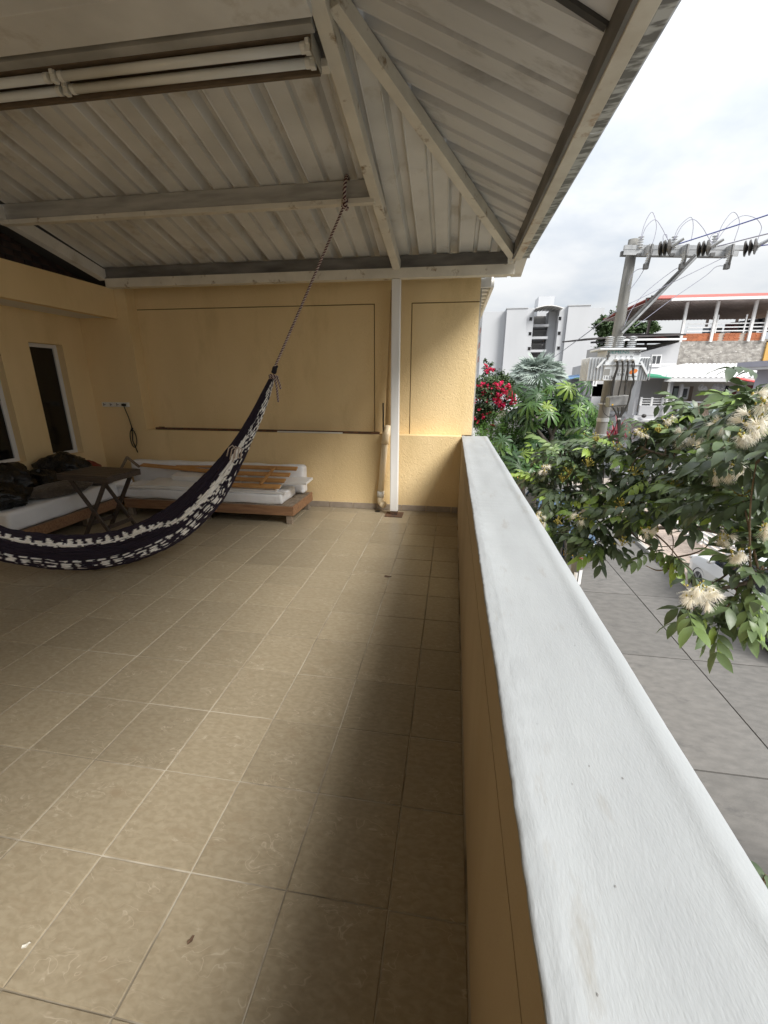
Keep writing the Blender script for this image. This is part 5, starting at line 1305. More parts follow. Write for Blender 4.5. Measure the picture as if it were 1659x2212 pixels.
for i, (pts, lab) in enumerate((([(815, 380, 7.75), (1250, 240, 7.2), (1700, 92, 6.6), (2600, -210, 5.4)], 'topmost blue power line rising to the right edge'), ([(1205, 390, 7.75), (1659, 275, 7.2), (2600, 60, 6.0)], 'second power line running right from the crossarm'), ([(1575, 388, 7.6), (1659, 375, 7.4), (2600, 250, 6.0)], 'lowest power line leaving the right end insulator'))):
    q = [Vector(v) for v in catmull([P7(x, y, Y) for x, y, Y in pts], 6)]
    single('power_line', MB().tube(q, .008, 6), M['wire_blue'] if i != 1 else M['wire'], lab, 'power line', smooth=True, group='power lines')
single('stay_wire', MB().tube([at(1331, 672, Y=7.9), at(1262, 724, Y=12), at(1191, 776, Y=20)], .010, 5), M['wire'], 'thin stay wire running from the pole down towards the palm', 'wire')

# transformer
tr = thing('transformer', 'light grey pole transformer with finned radiators and three bushings', 'transformer', tuple(at(1343, 822, Y=7.45)))
def T7(x, y, Y=7.40): return at(x * .12402 + 1289.2, y * .12402 + 713.1, Y=Y)
ta, tb_ = T7(95, 880), T7(785, 350)
ty0, ty1 = 7.40, 7.84
part(tr, 'tank', MB().box(ta.x, ty0, ta.z, tb_.x, ty1, tb_.z), M['trafo'], bevel=.012)
l0, l1 = T7(35, 350), T7(848, 312)
part(tr, 'lid', MB().box(l0.x, ty0 - .05, tb_.z + .001, l1.x, ty1 + .03, l1.z), M['trafo'], bevel=.008)
part(tr, 'rib', MB().box(ta.x - .02, ty0 - .02, T7(0, 612).z, tb_.x + .03, ty0 - .001, T7(0, 598).z), M['trafo'])
fl0, fl1 = T7(0, 880).z, T7(0, 475).z
for side in (0, 1):
    for k in range(6):
        if side: xa_ = tb_.x + .001; xb_ = T7(930, 600).x
        else: xa_ = at(1270, 800, Y=ty0).x; xb_ = ta.x - .001
        yk = ty0 + .03 + k * .075
        part(tr, 'radiator_fin', MB().box(xa_, yk, fl0, xb_, yk + .022, fl1), M['trafo'], bevel=.006)
    part(tr, 'fin_brace', MB().bar(T7(765, 545, ty0) if side else T7(140, 500, ty0), T7(880, 770, ty0) if side else T7(0, 660, ty0), .03, .03), M['trafo'])
for k in range(5):      # front corrugations seen edge on
    for side in (0, 1):
        xk = (tb_.x + .03 + k * .035) if side else (ta.x - .05 - k * .045)
        part(tr, 'fin_edge', MB().box(xk, ty0 + .005, fl0 + .01, xk + .010, ty0 + .029, fl1 - .01), M['galv'])
for x in (222, 418, 618):
    c = T7(x - 25, 305, 7.55); ribbed(c, (.06, 0, 1), T7(0, 105).z - T7(0, 305).z, .035, .062, 6, M['porcelain'], 'bushing', tr)
for x in (330, 428, 522, 615):
    c = T7(x, 518, ty0); part(tr, 'low_voltage_bushing', MB().lathe(c, [(.028, 0), (.028, .03), (.02, .035), (.02, .07), (.012, .08)], 12, (0, -1, 0)), M['porcelain'])
fy = ty0 - .0015
def TT(nm, s_, x, y, size, m_, sx=1.0): p = T7(x, y, ty0); text(tr, nm, s_, (p.x, fy, p.z), size, m_, sx=sx)
TT('brand_lettering', 'SIEMENS', 375, 408, .062, M['teal'], 1.35)
TT('print', '214', 700, 385, .036, M['print'], 1.1); TT('print', '1235', 692, 436, .036, M['print'], 1.1); TT('print', 'V', 752, 408, .034, M['print'])
p = T7(692, 394, ty0); part(tr, 'print', MB().box(p.x - .05, fy - .001, p.z - .003, p.x + .045, fy, p.z + .003), M['print'])
for s_, x in (('Z', 322), ('Y', 418), ('X', 512), ('Po', 605)): TT('print', s_, x, 478, .040, M['print'])
TT('print', '175', 435, 728, .066, M['print'], .95); TT('print', 'KVA', 415, 795, .056, M['print'])
TT('print', '16157', 215, 850, .068, M['print'], 1.05)
p = T7(637, 722, ty0); part(tr, 'logo', MB().add([p + Vector((.062 * math.cos(a) * .94 - .034 * math.sin(a) * .35, -.002, .034 * math.sin(a) * .94 + .062 * math.cos(a) * .35)) for a in [i * math.pi / 8 for i in range(16)]], [tuple(range(15, -1, -1))]), M['orange'])
p = T7(622, 800, ty0); part(tr, 'print', MB().box(p.x - .065, fy - .001, p.z - .012, p.x + .06, fy, p.z + .002), M['box_grey'])
p = T7(180, 728, ty0); part(tr, 'nameplate', MB().box(p.x - .04, fy - .004, p.z - .045, p.x + .04, fy, p.z + .045), M['box_grey'])
p = T7(195, 450, ty0); part(tr, 'valve', MB().tube([p + Vector((0, -.01, -.055)), p + Vector((.006, -.01, .055))], .012, 8).box(p.x - .03, fy - .01, p.z - .01, p.x + .03, fy, p.z + .01), M['steel_dark'])
part(tr, 'mount_band', MB().tube([(pole_x(1.05) + .10 * math.cos(a), PYp + .10 * math.sin(a), 1.32) for a in [i * math.pi / 8 for i in range(17)]], .018, 6), M['galv'])
for z in (1.05, .78): part(up, 'pole_band', MB().lathe((pole_x(z), PYp, z - .03), [(.088, 0), (.100, .002), (.100, .06), (.088, .062)], 18), M['galv'])
# meter box + cables
mbx = thing('junction_box', 'grey junction box hanging tilted on cables below the transformer', 'junction box', tuple(T7(370, 1240, 7.45)))
bx = (T7(545, 1135, 7.45) - T7(200, 1165, 7.45)).normalized(); bz = Vector((-bx.z, 0, bx.x)); bc = T7(372, 1238, 7.45)
hw_, hh_ = (T7(545, 1240, 7.45).x - T7(200, 1240, 7.45).x) / 2, (T7(0, 1150, 7.45).z - T7(0, 1335, 7.45).z) / 2
part(mbx, 'case', MB().obox(bc + Vector((0, .06, 0)), bx, Vector((0, 1, 0)), bz, hw_, .08, hh_), M['box_grey'], bevel=.015)
part(mbx, 'cover', MB().obox(bc + Vector((0, -.026, .005)), bx, Vector((0, 1, 0)), bz, hw_ * .92, .006, hh_ * .84), mat('smoky_cover', (.16, .16, .16), (.22, .22, .22), scale=9, rough=.25), bevel=.004)
part(mbx, 'warning_sticker', MB().obox(bc - bx * hw_ * .62 - bz * hh_ * .55 + Vector((0, -.0335, 0)), bx, Vector((0, 1, 0)), bz, .011, .001, .011), M['yellow_plate'])
cb = thing('cable_bundle', 'black low voltage cables dropping from the transformer and tied in a bundle', 'cables', tuple(T7(390, 1560, 7.42)))
def W9(pts, r_, Y=7.36):
    q = [Vector(v) for v in catmull([T7(x, y, Y) for x, y in pts], 5)]; part(cb, 'cable', MB().tube(q, r_, 6), M['cable'], smooth=True)
for pts in ([(345, 530), (350, 650), (290, 830), (255, 1000), (245, 1140)], [(365, 530), (365, 660), (310, 850), (280, 1000), (265, 1140)], [(440, 530), (448, 650), (430, 850), (400, 1030), (370, 1140)], [(455, 530), (450, 720), (425, 900), (390, 1040), (375, 1140)], [(535, 530), (540, 640), (500, 850), (510, 960), (480, 1120)], [(545, 530), (545, 700), (530, 860), (490, 1000), (482, 1120)], [(625, 540), (615, 640), (645, 830), (600, 1000), (555, 1250), (410, 1500)], [(645, 540), (650, 640), (620, 790), (650, 900), (590, 1060), (520, 1340), (415, 1510)]):
    W9(pts, .010)
for pts in ([(280, 1340), (330, 1430), (370, 1530), (375, 1700), (385, 2000)], [(370, 1340), (378, 1450), (385, 1540), (385, 1720), (380, 2020)], [(445, 1330), (430, 1430), (395, 1540), (400, 1750), (392, 2010)], [(465, 1325), (450, 1430), (405, 1545), (410, 1720), (385, 2030)], [(360, 1560), (280, 1800), (140, 1990)]):
    W9(pts, .013 if pts[-1][0] > 200 else .007)
W9([(215, 1135), (150, 1170), (110, 1300), (120, 1430), (200, 1505), (290, 1500), (340, 1440)], .007)
part(cb, 'tie', MB().tube([T7(365, 1552, 7.35), T7(415, 1545, 7.33)], .018, 8), M['galv'])
# ================================================================== VEGETATION
def leafmat(name, stops, rough=.45, transl=.25, scale=8, spec=.4):
    return mat(name, (1, 1, 1), (.72, .76, .68), scale=scale, rough=rough, randramp=stops, transl=transl, spec=spec)
M['inga'] = leafmat('inga_leaf', [(0, (.085, .120, .062)), (.45, (.140, .195, .088)), (.72, (.19, .27, .09)), (.84, (.26, .39, .085)), (1.0, (.36, .47, .09))], rough=.36, transl=.22)
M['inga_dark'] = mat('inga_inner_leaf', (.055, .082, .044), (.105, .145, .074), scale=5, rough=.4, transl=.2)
M['bark'] = mat('inga_bark', (.12, .095, .075), (.07, .055, .045), scale=9, rough=.95, stretch=(3, 3, .6), bump=(30, .008, .6))
M['twig'] = mat('brown_twig', (.15, .105, .06), (.09, .065, .045), scale=12, rough=.9)
M['stamen'] = mat('cream_stamen', (.95, .94, .90), (.92, .88, .78), scale=20, rough=.8, transl=.45)
M['bud'] = mat('yellow_green_bud', (.40, .34, .06), (.30, .25, .05), scale=40, rough=.7)
M['scheff'] = leafmat('umbrella_leaf', [(0, (.030, .065, .028)), (.55, (.055, .115, .035)), (.85, (.10, .20, .045)), (1, (.22, .30, .05))], rough=.35, transl=.15)
M['palm_leaf'] = leafmat('silver_palm_leaf', [(0, (.34, .40, .375)), (1, (.50, .56, .53))], rough=.6, transl=.15)
M['boug_leaf'] = mat('bougainvillea_leaf', (.035, .065, .025), (.075, .12, .045), scale=3, rough=.6, transl=.2)
M['bract'] = mat('magenta_bract', (.75, .028, .16), (.62, .05, .10), scale=5, rough=.7, transl=.3)
M['feather'] = mat('feathery_leaf', (.06, .14, .025), (.13, .26, .045), scale=1.6, rough=.6, transl=.3)
M['shrub'] = mat('dark_shrub_leaf', (.020, .042, .016), (.045, .085, .028), scale=2.5, rough=.5, transl=.15)
M['mango'] = mat('mango_leaf', (.035, .065, .025), (.065, .11, .035), scale=.6, rough=.6, transl=.15)
M['red_leaf'] = mat('crimson_cordyline_leaf', (.22, .015, .03), (.13, .012, .025), scale=3, rough=.5, transl=.2)
M['grey_bark'] = mat('grey_bark', (.16, .145, .125), (.09, .08, .07), scale=6, rough=.95)

def leaflet(mb, base, d, up, l, w_, droop=.25, n=4, shape='elliptic', fold=.18):
    """one curved, folded leaf blade"""
    d = Vector(d).normalized(); s = d.cross(Vector(up))
    if s.length < 1e-4: s = d.cross(Vector((1, 0, 0)))
    s.normalize(); u = s.cross(d)
    vs = []
    for i in range(n + 1):
        t = i / n
        if shape == 'elliptic': k = math.sin(math.pi * min(1, t ** .85 * .97 + .015)) ** .8
        elif shape == 'spat': k = (t ** .7) * (1 - max(0, t - .8) ** 2 * 18) if t < 1 else .25
        else: k = 1 - t * .9
        if i == 0: k = .06
        if i == n and shape == 'elliptic': k = .0
        c = Vector(base) + d * (l * t * (1 - .15 * droop * t)) - u * (droop * l * t * t) 
        hw = w_ / 2 * max(k, .02)
        vs += [c - s * hw + u * (fold * hw), c, c + s * hw + u * (fold * hw)]
    fs = []
    for i in range(n):
        a = 3 * i; fs += [(a, a+1, a+4, a+3), (a+1, a+2, a+5, a+4)]
    mb.add(vs, fs)

def inga_leaf(pairs, L_, g, ll=.118, lw_=.046):
    mb = MB(); pts = [Vector((0, 0, 0))]
    for i in range(1, 7):
        t = i / 6; pts.append(Vector((0, L_ * t, -.30 * L_ * t * t)))
    mb.tube(pts, [.0022] * 6 + [.0014], 4, caps=False)
    for k in range(pairs):
        t = (k + .9) / pairs; i = min(5, int(t * 6)); p = pts[i].lerp(pts[i+1], t * 6 - i) if t < 1 else pts[-1]
        sc = .62 + .48 * (k + 1) / pairs
        for sg in (-1, 1):
            d = Vector((sg * (.85 - .30 * t), .40 + .40 * t, -.42 + g.uniform(-.18, .12)))
            leaflet(mb, p, d, (0, 0, 1), ll * sc * g.uniform(.9, 1.1), lw_ * sc, droop=.30 + g.uniform(-.05, .15), n=4)
    me = mb.mesh('leaf', (0, 0, 0), True); me.materials.append(M['inga']); return me
gi = random.Random(21)
IL = [inga_leaf(3, .16, gi), inga_leaf(4, .21, gi), inga_leaf(4, .20, gi), inga_leaf(3, .17, gi, .13, .052), inga_leaf(5, .24, gi)]
tree = thing('flowering_tree', 'near tree with drooping compound leaves and white brush flowers beyond the parapet', 'tree', (4.6, 3.2, ZG))
clusters = [(1172, 1042, 5.0, .15, 6), (1213, 985, 5.0, .17, 8), (1255, 1012, 4.8, .19, 9), (1300, 975, 4.8, .19, 9), (1352, 990, 4.5, .2, 9), (1402, 938, 4.4, .2, 9),
            (1452, 955, 4.2, .2, 10), (1502, 905, 4.2, .2, 9), (1545, 930, 3.8, .2, 9), (1592, 892, 3.6, .19, 8), (1642, 880, 3.0, .18, 7), (1640, 960, 2.45, .18, 7), (1588, 1000, 2.8, .18, 7),
            (1500, 1010, 3.6, .2, 10), (1432, 1030, 4.0, .2, 10), (1362, 1058, 4.2, .2, 9), (1292, 1060, 4.5, .19, 9), (1222, 1082, 4.6, .18, 8), (1170, 1108, 4.6, .11, 5),
            (1212, 1150, 4.4, .13, 7), (1275, 1135, 4.2, .17, 8), (1340, 1120, 4.0, .17, 8), (1288, 1178, 4.0, .08, 5), (1412, 1110, 3.8, .17, 8), (1480, 1085, 3.5, .18, 9), (1550, 1075, 3.2, .18, 8),
            (1622, 1080, 2.8, .18, 7), (1405, 1190, 3.8, .06, 3), (1452, 1205, 3.6, .06, 3), (1640, 1165, 2.8, .16, 7), (1585, 1135, 3.0, .12, 5), (1490, 1318, 2.6, .06, 4), (1560, 1325, 2.6, .10, 7),
            (1620, 1310, 2.6, .10, 7), (1590, 1275, 2.6, .09, 5), (1640, 1235, 2.6, .10, 5), (1700, 1000, 2.6, .2, 6), (1710, 1180, 2.7, .2, 6)]
trunk_top = Vector((3.7, 3.4, -.7))
wood = MB()
wood.tube([Vector((4.6, 3.2, ZG)), Vector((4.45, 3.25, -2.4)), Vector((4.1, 3.3, -1.5)), trunk_top], [.17, .14, .12, .10], 12)
part(tree, 'trunk', wood, M['bark'], smooth=True)
mains = {}
main_pts = {'a': [trunk_top, Vector((3.0, 3.7, .15)), Vector((2.4, 4.2, .45)), Vector((1.8, 4.6, .45)), Vector((1.3, 4.8, .38))],
            'b': [trunk_top, Vector((2.9, 3.3, .4)), Vector((2.35, 3.5, .8)), Vector((2.0, 3.9, 1.0)), Vector((1.75, 4.2, 1.08))],
            'c': [trunk_top, Vector((2.9, 2.9, .2)), Vector((2.3, 2.7, .5)), Vector((1.9, 2.6, .55)), Vector((1.6, 2.6, .45))],
            'd': [trunk_top, Vector((2.9, 3.55, .12)), Vector((2.4, 3.8, .42)), Vector((1.95, 4.0, .40)), Vector((1.5, 4.1, .22))]}
allp = []
for k, pts in main_pts.items():
    q = [Vector(v) for v in catmull(pts, 6)]
    part(tree, 'branch', MB().tube(q, [.048 - .040 * i / (len(q) - 1) for i in range(len(q))], 8), M['bark'], smooth=True)
    allp += [(v, .075 - .062 * i / (len(q) - 1)) for i, v in enumerate(q)]
twm = MB(); inner = MB(); nl = 0
tips = []
for (px, py, Y, rr, n) in clusters:
    c = at(px, py, Y=Y)
    cand = sorted(allp, key=lambda a: (a[0] - c).length + .35 * max(0, c.x - a[0].x))
    b0, br0 = cand[0] if (cand[0][0] - c).length > .05 else cand[1]
    mid = b0.lerp(c, .5) + Vector((gi.uniform(-.06, .06), gi.uniform(-.06, .06), .06))
    q = [Vector(v) for v in catmull([b0, mid, c], 5)]
    twm.tube(q, [.007 - .004 * i / (len(q) - 1) for i in range(len(q))], 6)
    outd = (c - b0).normalized()
    for i in range(n):
        a = gi.uniform(0, 6.28); e = gi.uniform(-.25, .75)
        d = Vector((math.cos(a) * math.cos(e), math.sin(a) * math.cos(e), math.sin(e))) * .8 + outd * .45 + Vector((-.25, -.42, .16))
        d.normalize()
        base = c + Vector((gi.uniform(-1, 1), gi.uniform(-1, 1), gi.uniform(-.7, .8))) * rr * .55
        twm.tube([c.lerp(b0, .12), base.lerp(c, .4) + Vector((0, 0, .01)), base], [.0035, .003, .0022], 4, caps=False)
        qd = d.to_track_quat('Y', 'Z') @ Quaternion((0, 1, 0), gi.gauss(0, .35))
        inst(tree, 'leaf', IL[gi.randrange(5)], base, qd, gi.uniform(.85, 1.18)); nl += 1
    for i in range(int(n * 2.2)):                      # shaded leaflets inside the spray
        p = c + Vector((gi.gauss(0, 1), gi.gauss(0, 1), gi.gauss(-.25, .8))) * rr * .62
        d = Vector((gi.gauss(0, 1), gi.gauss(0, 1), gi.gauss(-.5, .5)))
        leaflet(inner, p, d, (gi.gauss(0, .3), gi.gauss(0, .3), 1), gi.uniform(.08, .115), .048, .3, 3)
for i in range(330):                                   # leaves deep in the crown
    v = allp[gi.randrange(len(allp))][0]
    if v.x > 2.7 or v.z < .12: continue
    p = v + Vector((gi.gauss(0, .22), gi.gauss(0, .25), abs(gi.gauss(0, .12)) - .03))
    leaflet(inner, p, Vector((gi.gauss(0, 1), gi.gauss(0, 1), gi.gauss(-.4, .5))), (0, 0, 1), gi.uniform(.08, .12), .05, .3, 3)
extra = MB()
lv_src = [([v.co.copy() for v in me_.vertices], [tuple(p_.vertices) for p_ in me_.polygons]) for me_ in IL]
for (px, py, Y, rr, n) in clusters[:27]:
    c = at(px, py, Y=Y)
    for i in range(13):
        a = gi.uniform(0, 6.28); e = gi.uniform(-.35, .6)
        d = Vector((math.cos(a) * math.cos(e), math.sin(a) * math.cos(e), math.sin(e)))
        base = c + Vector((gi.gauss(0, .5), gi.gauss(.25, .5), gi.gauss(-.1, .4))) * rr
        qd = d.to_track_quat('Y', 'Z'); vs_, fs_ = lv_src[gi.randrange(5)]; k_ = gi.uniform(.85, 1.15)
        extra.add([base + qd @ (v * k_) for v in vs_], fs_)
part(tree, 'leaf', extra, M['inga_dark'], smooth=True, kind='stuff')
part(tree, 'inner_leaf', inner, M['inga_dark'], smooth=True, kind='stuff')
for pts in ([(1400, 1140, 3.9), (1440, 1175, 3.7), (1470, 1210, 3.5), (1495, 1232, 3.3)], [(1345, 1130, 4.0), (1380, 1165, 3.9), (1420, 1180, 3.8), (1462, 1178, 3.7)], [(1330, 1060, 4.2), (1380, 1085, 4.1), (1450, 1075, 3.9), (1540, 1095, 3.6)], [(1455, 1205, 3.6), (1500, 1195, 3.5), (1527, 1180, 3.4), (1535, 1160, 3.4)], [(1450, 1228, 3.5), (1420, 1232, 3.6), (1395, 1222, 3.6)], [(1515, 1270, 2.6), (1560, 1248, 2.7), (1620, 1200, 2.9), (1690, 1150, 3.0)], [(1560, 1290, 2.6), (1600, 1300, 2.6), (1680, 1310, 2.7)]):
    q = [Vector(v) for v in catmull([at(*p[:2], Y=p[2]) for p in pts], 6)]; twm.tube(q, [.008 - .005 * i / (len(q) - 1) for i in range(len(q))], 6)
part(tree, 'twigs', twm, M['twig'], smooth=True, kind='stuff')
# white brush flowers
def flower(c, R_, nb, nf, g, droop=.35):
    fl, bd = MB(), MB()
    for k in range(nb):
        o = c + Vector((g.gauss(0, .45), g.gauss(0, .45), g.gauss(0, .3))) * R_
        ax = Vector((g.gauss(0, 1), g.gauss(-.35, .7), g.gauss(-.35, .7))).normalized()
        bd.ellip(o, .0065, .0065, .009, 6, 4)
        bd.ellip(o + Vector((g.gauss(0, .02), g.gauss(0, .02), g.gauss(.012, .01))), .005, .005, .007, 6, 4)
        fl.tube([o, o + ax * R_ * .32], [.0035, .0030], 5)
        for i in range(int(nf * 2.2)):
            d = (ax + Vector((g.gauss(0, .38), g.gauss(0, .38), g.gauss(0, .38)))).normalized(); l = R_ * g.uniform(.7, 1.05)
            a = o + ax * R_ * .28; m1 = a + d * l * .55; e = a + d * l - Vector((0, 0, droop * l * .4))
            fl.tube([a, m1, e], [.0006, .00055, .0004], 3, caps=False)
    return fl, bd
gf = random.Random(9)
for (px, py, Y, R_, nb, nf) in ((1175, 1012, 4.9, .055, 5, 26), (1170, 1130, 4.6, .05, 5, 26), (1165, 1112, 4.6, .05, 4, 26), (1247, 1118, 4.3, .055, 5, 26), (1480, 945, 4.0, .07, 8, 30), (1525, 975, 3.6, .07, 6, 34),
                                (1510, 1275, 2.55, .062, 16, 40), (1398, 1145, 3.7, .05, 5, 24), (1420, 1140, 3.7, .045, 4, 22), (1560, 1160, 3.0, .055, 6, 30), (1595, 1190, 2.75, .055, 5, 36), (1585, 1010, 2.9, .06, 7, 30), (1560, 1015, 3.0, .06, 6, 28),
                                (1640, 905, 2.35, .058, 8, 34), (1652, 862, 2.4, .06, 7, 34), (1615, 935, 2.6, .06, 5, 34), (1645, 1140, 2.6, .06, 6, 34), (1505, 945, 3.9, .055, 5, 26), (1445, 905, 4.2, .05, 4, 22), (1540, 910, 3.7, .06, 5, 26), (1380, 930, 4.4, .045, 4, 18)):
    c = at(px, py, Y=Y * .92); a, b_ = flower(c, R_ * 1.0, nb, nf, gf)
    f = part(tree, 'flower', a, M['stamen']); part(f, 'buds', b_, M['bud'], smooth=True, kind='stuff')
for (px, py, Y) in ((1232, 1018, 4.8), (1290, 945, 4.7), (1335, 965, 4.5), (1390, 935, 4.3), (1425, 925, 4.2), (1205, 1125, 4.5), (1215, 1035, 4.8), (1345, 1085, 4.0), (1370, 1018, 4.2), (1460, 1045, 3.8), (1555, 965, 3.4), (1600, 1060, 2.9), (1345, 1170, 3.9), (1270, 1000, 4.7), (1440, 1000, 4.0)):
    c = at(px, py, Y=Y * .95); bd = MB(); stm = MB()
    for k in range(13):
        o = c + Vector((gf.gauss(0, .03), gf.gauss(0, .03), gf.gauss(.01, .018))); bd.ellip(o, .006, .006, .0085, 6, 4).tube([o, o - Vector((.003, 0, .012))], .002, 3, caps=False); stm.tube([c - Vector((0, 0, .04)), o], .0016, 3, caps=False)
    f = part(tree, 'bud_cluster', bd, M['bud'], smooth=True, kind='stuff'); part(f, 'stalks', stm, M['bud'], kind='stuff')

# ------------------------------------------------------------------ generic leafy crown
def crown_mesh(blobs, size, g, asp=.55, up=.5):
    mb = MB()
    for (c, rx, ry, rz, n, sub) in blobs:
        cs = []
        for k in range(sub):
            d = Vector((g.gauss(0, 1), g.gauss(0, 1), g.gauss(0, 1))).normalized() * (g.random() ** .4)
            cs.append(Vector((c[0] + d.x * rx, c[1] + d.y * ry, c[2] + d.z * rz)))
        for i in range(n):
            s_ = cs[g.randrange(sub)]; rr = .30 * (rx + rz) / 2
            p = s_ + Vector((g.gauss(0, 1), g.gauss(0, 1), g.gauss(0, .8))) * rr * .55
            d = Vector((g.gauss(0, 1), g.gauss(0, 1), g.gauss(-.25, .6))).normalized()
            nrm = (Vector((g.gauss(0, .6), g.gauss(0, .6), up + g.random())) + (p - Vector(c)).normalized() * .5).normalized()
            s2_ = d.cross(nrm)
            if s2_.length < .05: continue
            s2_.normalize(); l = size * g.uniform(.65, 1.25); w_ = l * asp
            a = p - d * l * .5
            mb.add([a, p + s2_ * w_ * .5 - nrm * l * .03, a + d * l - nrm * l * .12, p - s2_ * w_ * .5 - nrm * l * .03], [(0, 1, 2, 3)])
    return mb
def V(px, py, Y): return tuple(at(px, py, Y=Y))
gv = random.Random(33)
# umbrella trees
def umbrella(g, L_=.27, n=11):
    mb = MB(); mb.tube([Vector((0, 0, -.30)), Vector((.02, 0, -.12)), Vector((0, 0, 0))], [.006, .005, .006], 5, caps=False)
    for k in range(n):
        a = 2 * math.pi * k / n + g.uniform(-.08, .08); e = g.uniform(.05, .25)
        leaflet(mb, Vector((0, 0, 0)), Vector((math.cos(a), math.sin(a), e)), (0, 0, 1), L_ * g.uniform(.85, 1.1), .075, droop=.55 + g.uniform(-.1, .2), n=5, shape='spat', fold=.25)
    me = mb.mesh('umbrella_leaf', (0, 0, 0), True); me.materials.append(M['scheff']); return me
UL = [umbrella(gv), umbrella(gv, .24, 10), umbrella(gv, .30, 12)]
def umbrella_tree(label, spots, trunk_pts, forks, dark, g):
    t = thing('umbrella_tree', label, 'tree', trunk_pts[0], 'umbrella trees by the parapet end')
    part(t, 'trunk', MB().tube([Vector(p) for p in trunk_pts], [.09 - .04 * i / (len(trunk_pts) - 1) for i in range(len(trunk_pts))], 10), M['grey_bark'], smooth=True)
    for f in forks: part(t, 'limb', MB().tube([Vector(p) for p in f], [.05 - .02 * i / (len(f) - 1) for i in range(len(f))], 8), M['grey_bark'], smooth=True)
    for (c, r_, n) in spots:
        for i in range(n):
            d = Vector((g.gauss(0, .6), g.gauss(-.15, .6), g.gauss(.25, .45)))
            p = Vector(c) + Vector((d.x, d.y, d.z * .8)) * r_
            q = (Vector((d.x * .8, d.y * .8 - .25, .9))).normalized().to_track_quat('Z', 'Y') @ Quaternion((0, 0, 1), g.uniform(0, 6))
            inst(t, 'umbrella_leaf', UL[g.randrange(3)], p, q, g.uniform(.85, 1.15))
    if dark: part(t, 'inner_foliage', crown_mesh(dark, .16, g), M['shrub'], kind='stuff')
    return t
UYY = 10.6
umbrella_tree('tall umbrella tree with a raised crown in front of the palm', [(V(1150, 862, UYY), .40, 16), (V(1195, 850, UYY), .42, 16), (V(1238, 868, UYY), .38, 14), (V(1130, 890, UYY), .30, 9), (V(1170, 895, UYY - .3), .4, 14), (V(1235, 895, UYY), .30, 8), (V(1150, 950, UYY), .22, 5), (V(1260, 940, UYY + .4), .3, 9), (V(1285, 960, UYY + .6), .3, 7)],
              [(V(1188, 1010, UYY)[0], UYY, ZG), V(1186, 1010, UYY), V(1190, 965, UYY), V(1192, 938, UYY)],
              [[V(1192, 940, UYY), V(1180, 915, UYY), V(1165, 880, UYY)], [V(1192, 940, UYY), V(1204, 915, UYY), V(1210, 880, UYY)], [V(1190, 965, UYY), V(1165, 935, UYY - .2), V(1145, 905, UYY)]],
              [(V(1190, 905, UYY + .5), .7, .5, .35, 500, 14), (V(1150, 965, UYY + .5), .4, .4, .4, 500, 12)], gv)
UY2 = 9.6
umbrella_tree('lower umbrella tree crowding behind the far end of the parapet', [(V(1085, 985, UY2), .35, 10), (V(1120, 990, UY2), .35, 12), (V(1160, 990, UY2), .35, 10), (V(1140, 1012, UY2 - .3), .2, 7), (V(1095, 1000, UY2 - .3), .2, 6), (V(1190, 1000, UY2), .35, 8), (V(1068, 978, UY2), .2, 5)],
              [(V(1130, 1080, UY2)[0], UY2 + .3, ZG), V(1130, 1080, UY2 + .3), V(1125, 1020, UY2 + .2)],
              [[V(1127, 1060, UY2 + .2), V(1100, 1020, UY2), V(1085, 990, UY2)], [V(1127, 1060, UY2 + .2), V(1150, 1020, UY2), V(1165, 995, UY2)]],
              [(V(1115, 985, UY2 + .7), .55, .5, .3, 900, 18), (V(1165, 1000, UY2 + .7), .5, .5, .4, 800, 14)], gv)
# feathery green shrubs
def shrub(name, label, blobs, size, m_, base, g, asp=.5, stems=3, cat='shrub', group=None):
    t = thing(name, label, cat, base, group)
    part(t, 'foliage', crown_mesh(blobs, size, g, asp), m_, kind='stuff')
    sm = MB()
    for i in range(stems):
        c = blobs[i % len(blobs)][0]; sm.tube([Vector(base) + Vector((g.uniform(-.2, .2), g.uniform(-.2, .2), 0)), Vector(base).lerp(Vector(c), .5) + Vector((g.uniform(-.2, .2), 0, 0)), Vector(c)], [.05, .035, .012], 7)
    part(t, 'stem', sm, M['grey_bark'], smooth=True); return t
FY_ = 11.0
shrub('feathery_shrub', 'bright feathery shrub below the bougainvillea flowers', [(V(1085, 925, FY_), .62, .5, .5, 5200, 36), (V(1050, 960, FY_), .5, .5, .45, 3600, 26), (V(1110, 905, FY_), .35, .4, .35, 2200, 16), (V(1040, 1000, FY_ - 1), .5, .5, .5, 2600, 20)], .055, M['feather'], (V(1075, 990, FY_)[0], FY_, ZG), gv, .34)
shrub('feathery_shrub', 'bright feathery shrub left of the pole behind the tall umbrella tree', [(V(1245, 925, FY_ + 1), .62, .5, .42, 4600, 30), (V(1285, 905, FY_ + 1), .4, .4, .32, 2400, 18), (V(1215, 960, FY_ + 1), .6, .5, .4, 3000, 20)], .06, M['feather'], (V(1245, 985, FY_ + 1)[0], FY_ + 1, ZG), gv, .34)
shrub('dark_shrub', 'dark broad leaved shrub between the umbrella trees', [(V(1170, 975, 11.4), .8, .5, .5, 1800, 24), (V(1215, 1010, 11.2), .8, .5, .5, 1600, 22), (V(1090, 965, 11.6), .5, .4, .25, 900, 16), (V(1175, 1035, 11.0), .5, .6, .4, 900, 16)], .15, M['shrub'], (V(1170, 1000, 11.4)[0], 11.4, ZG), gv, .5)
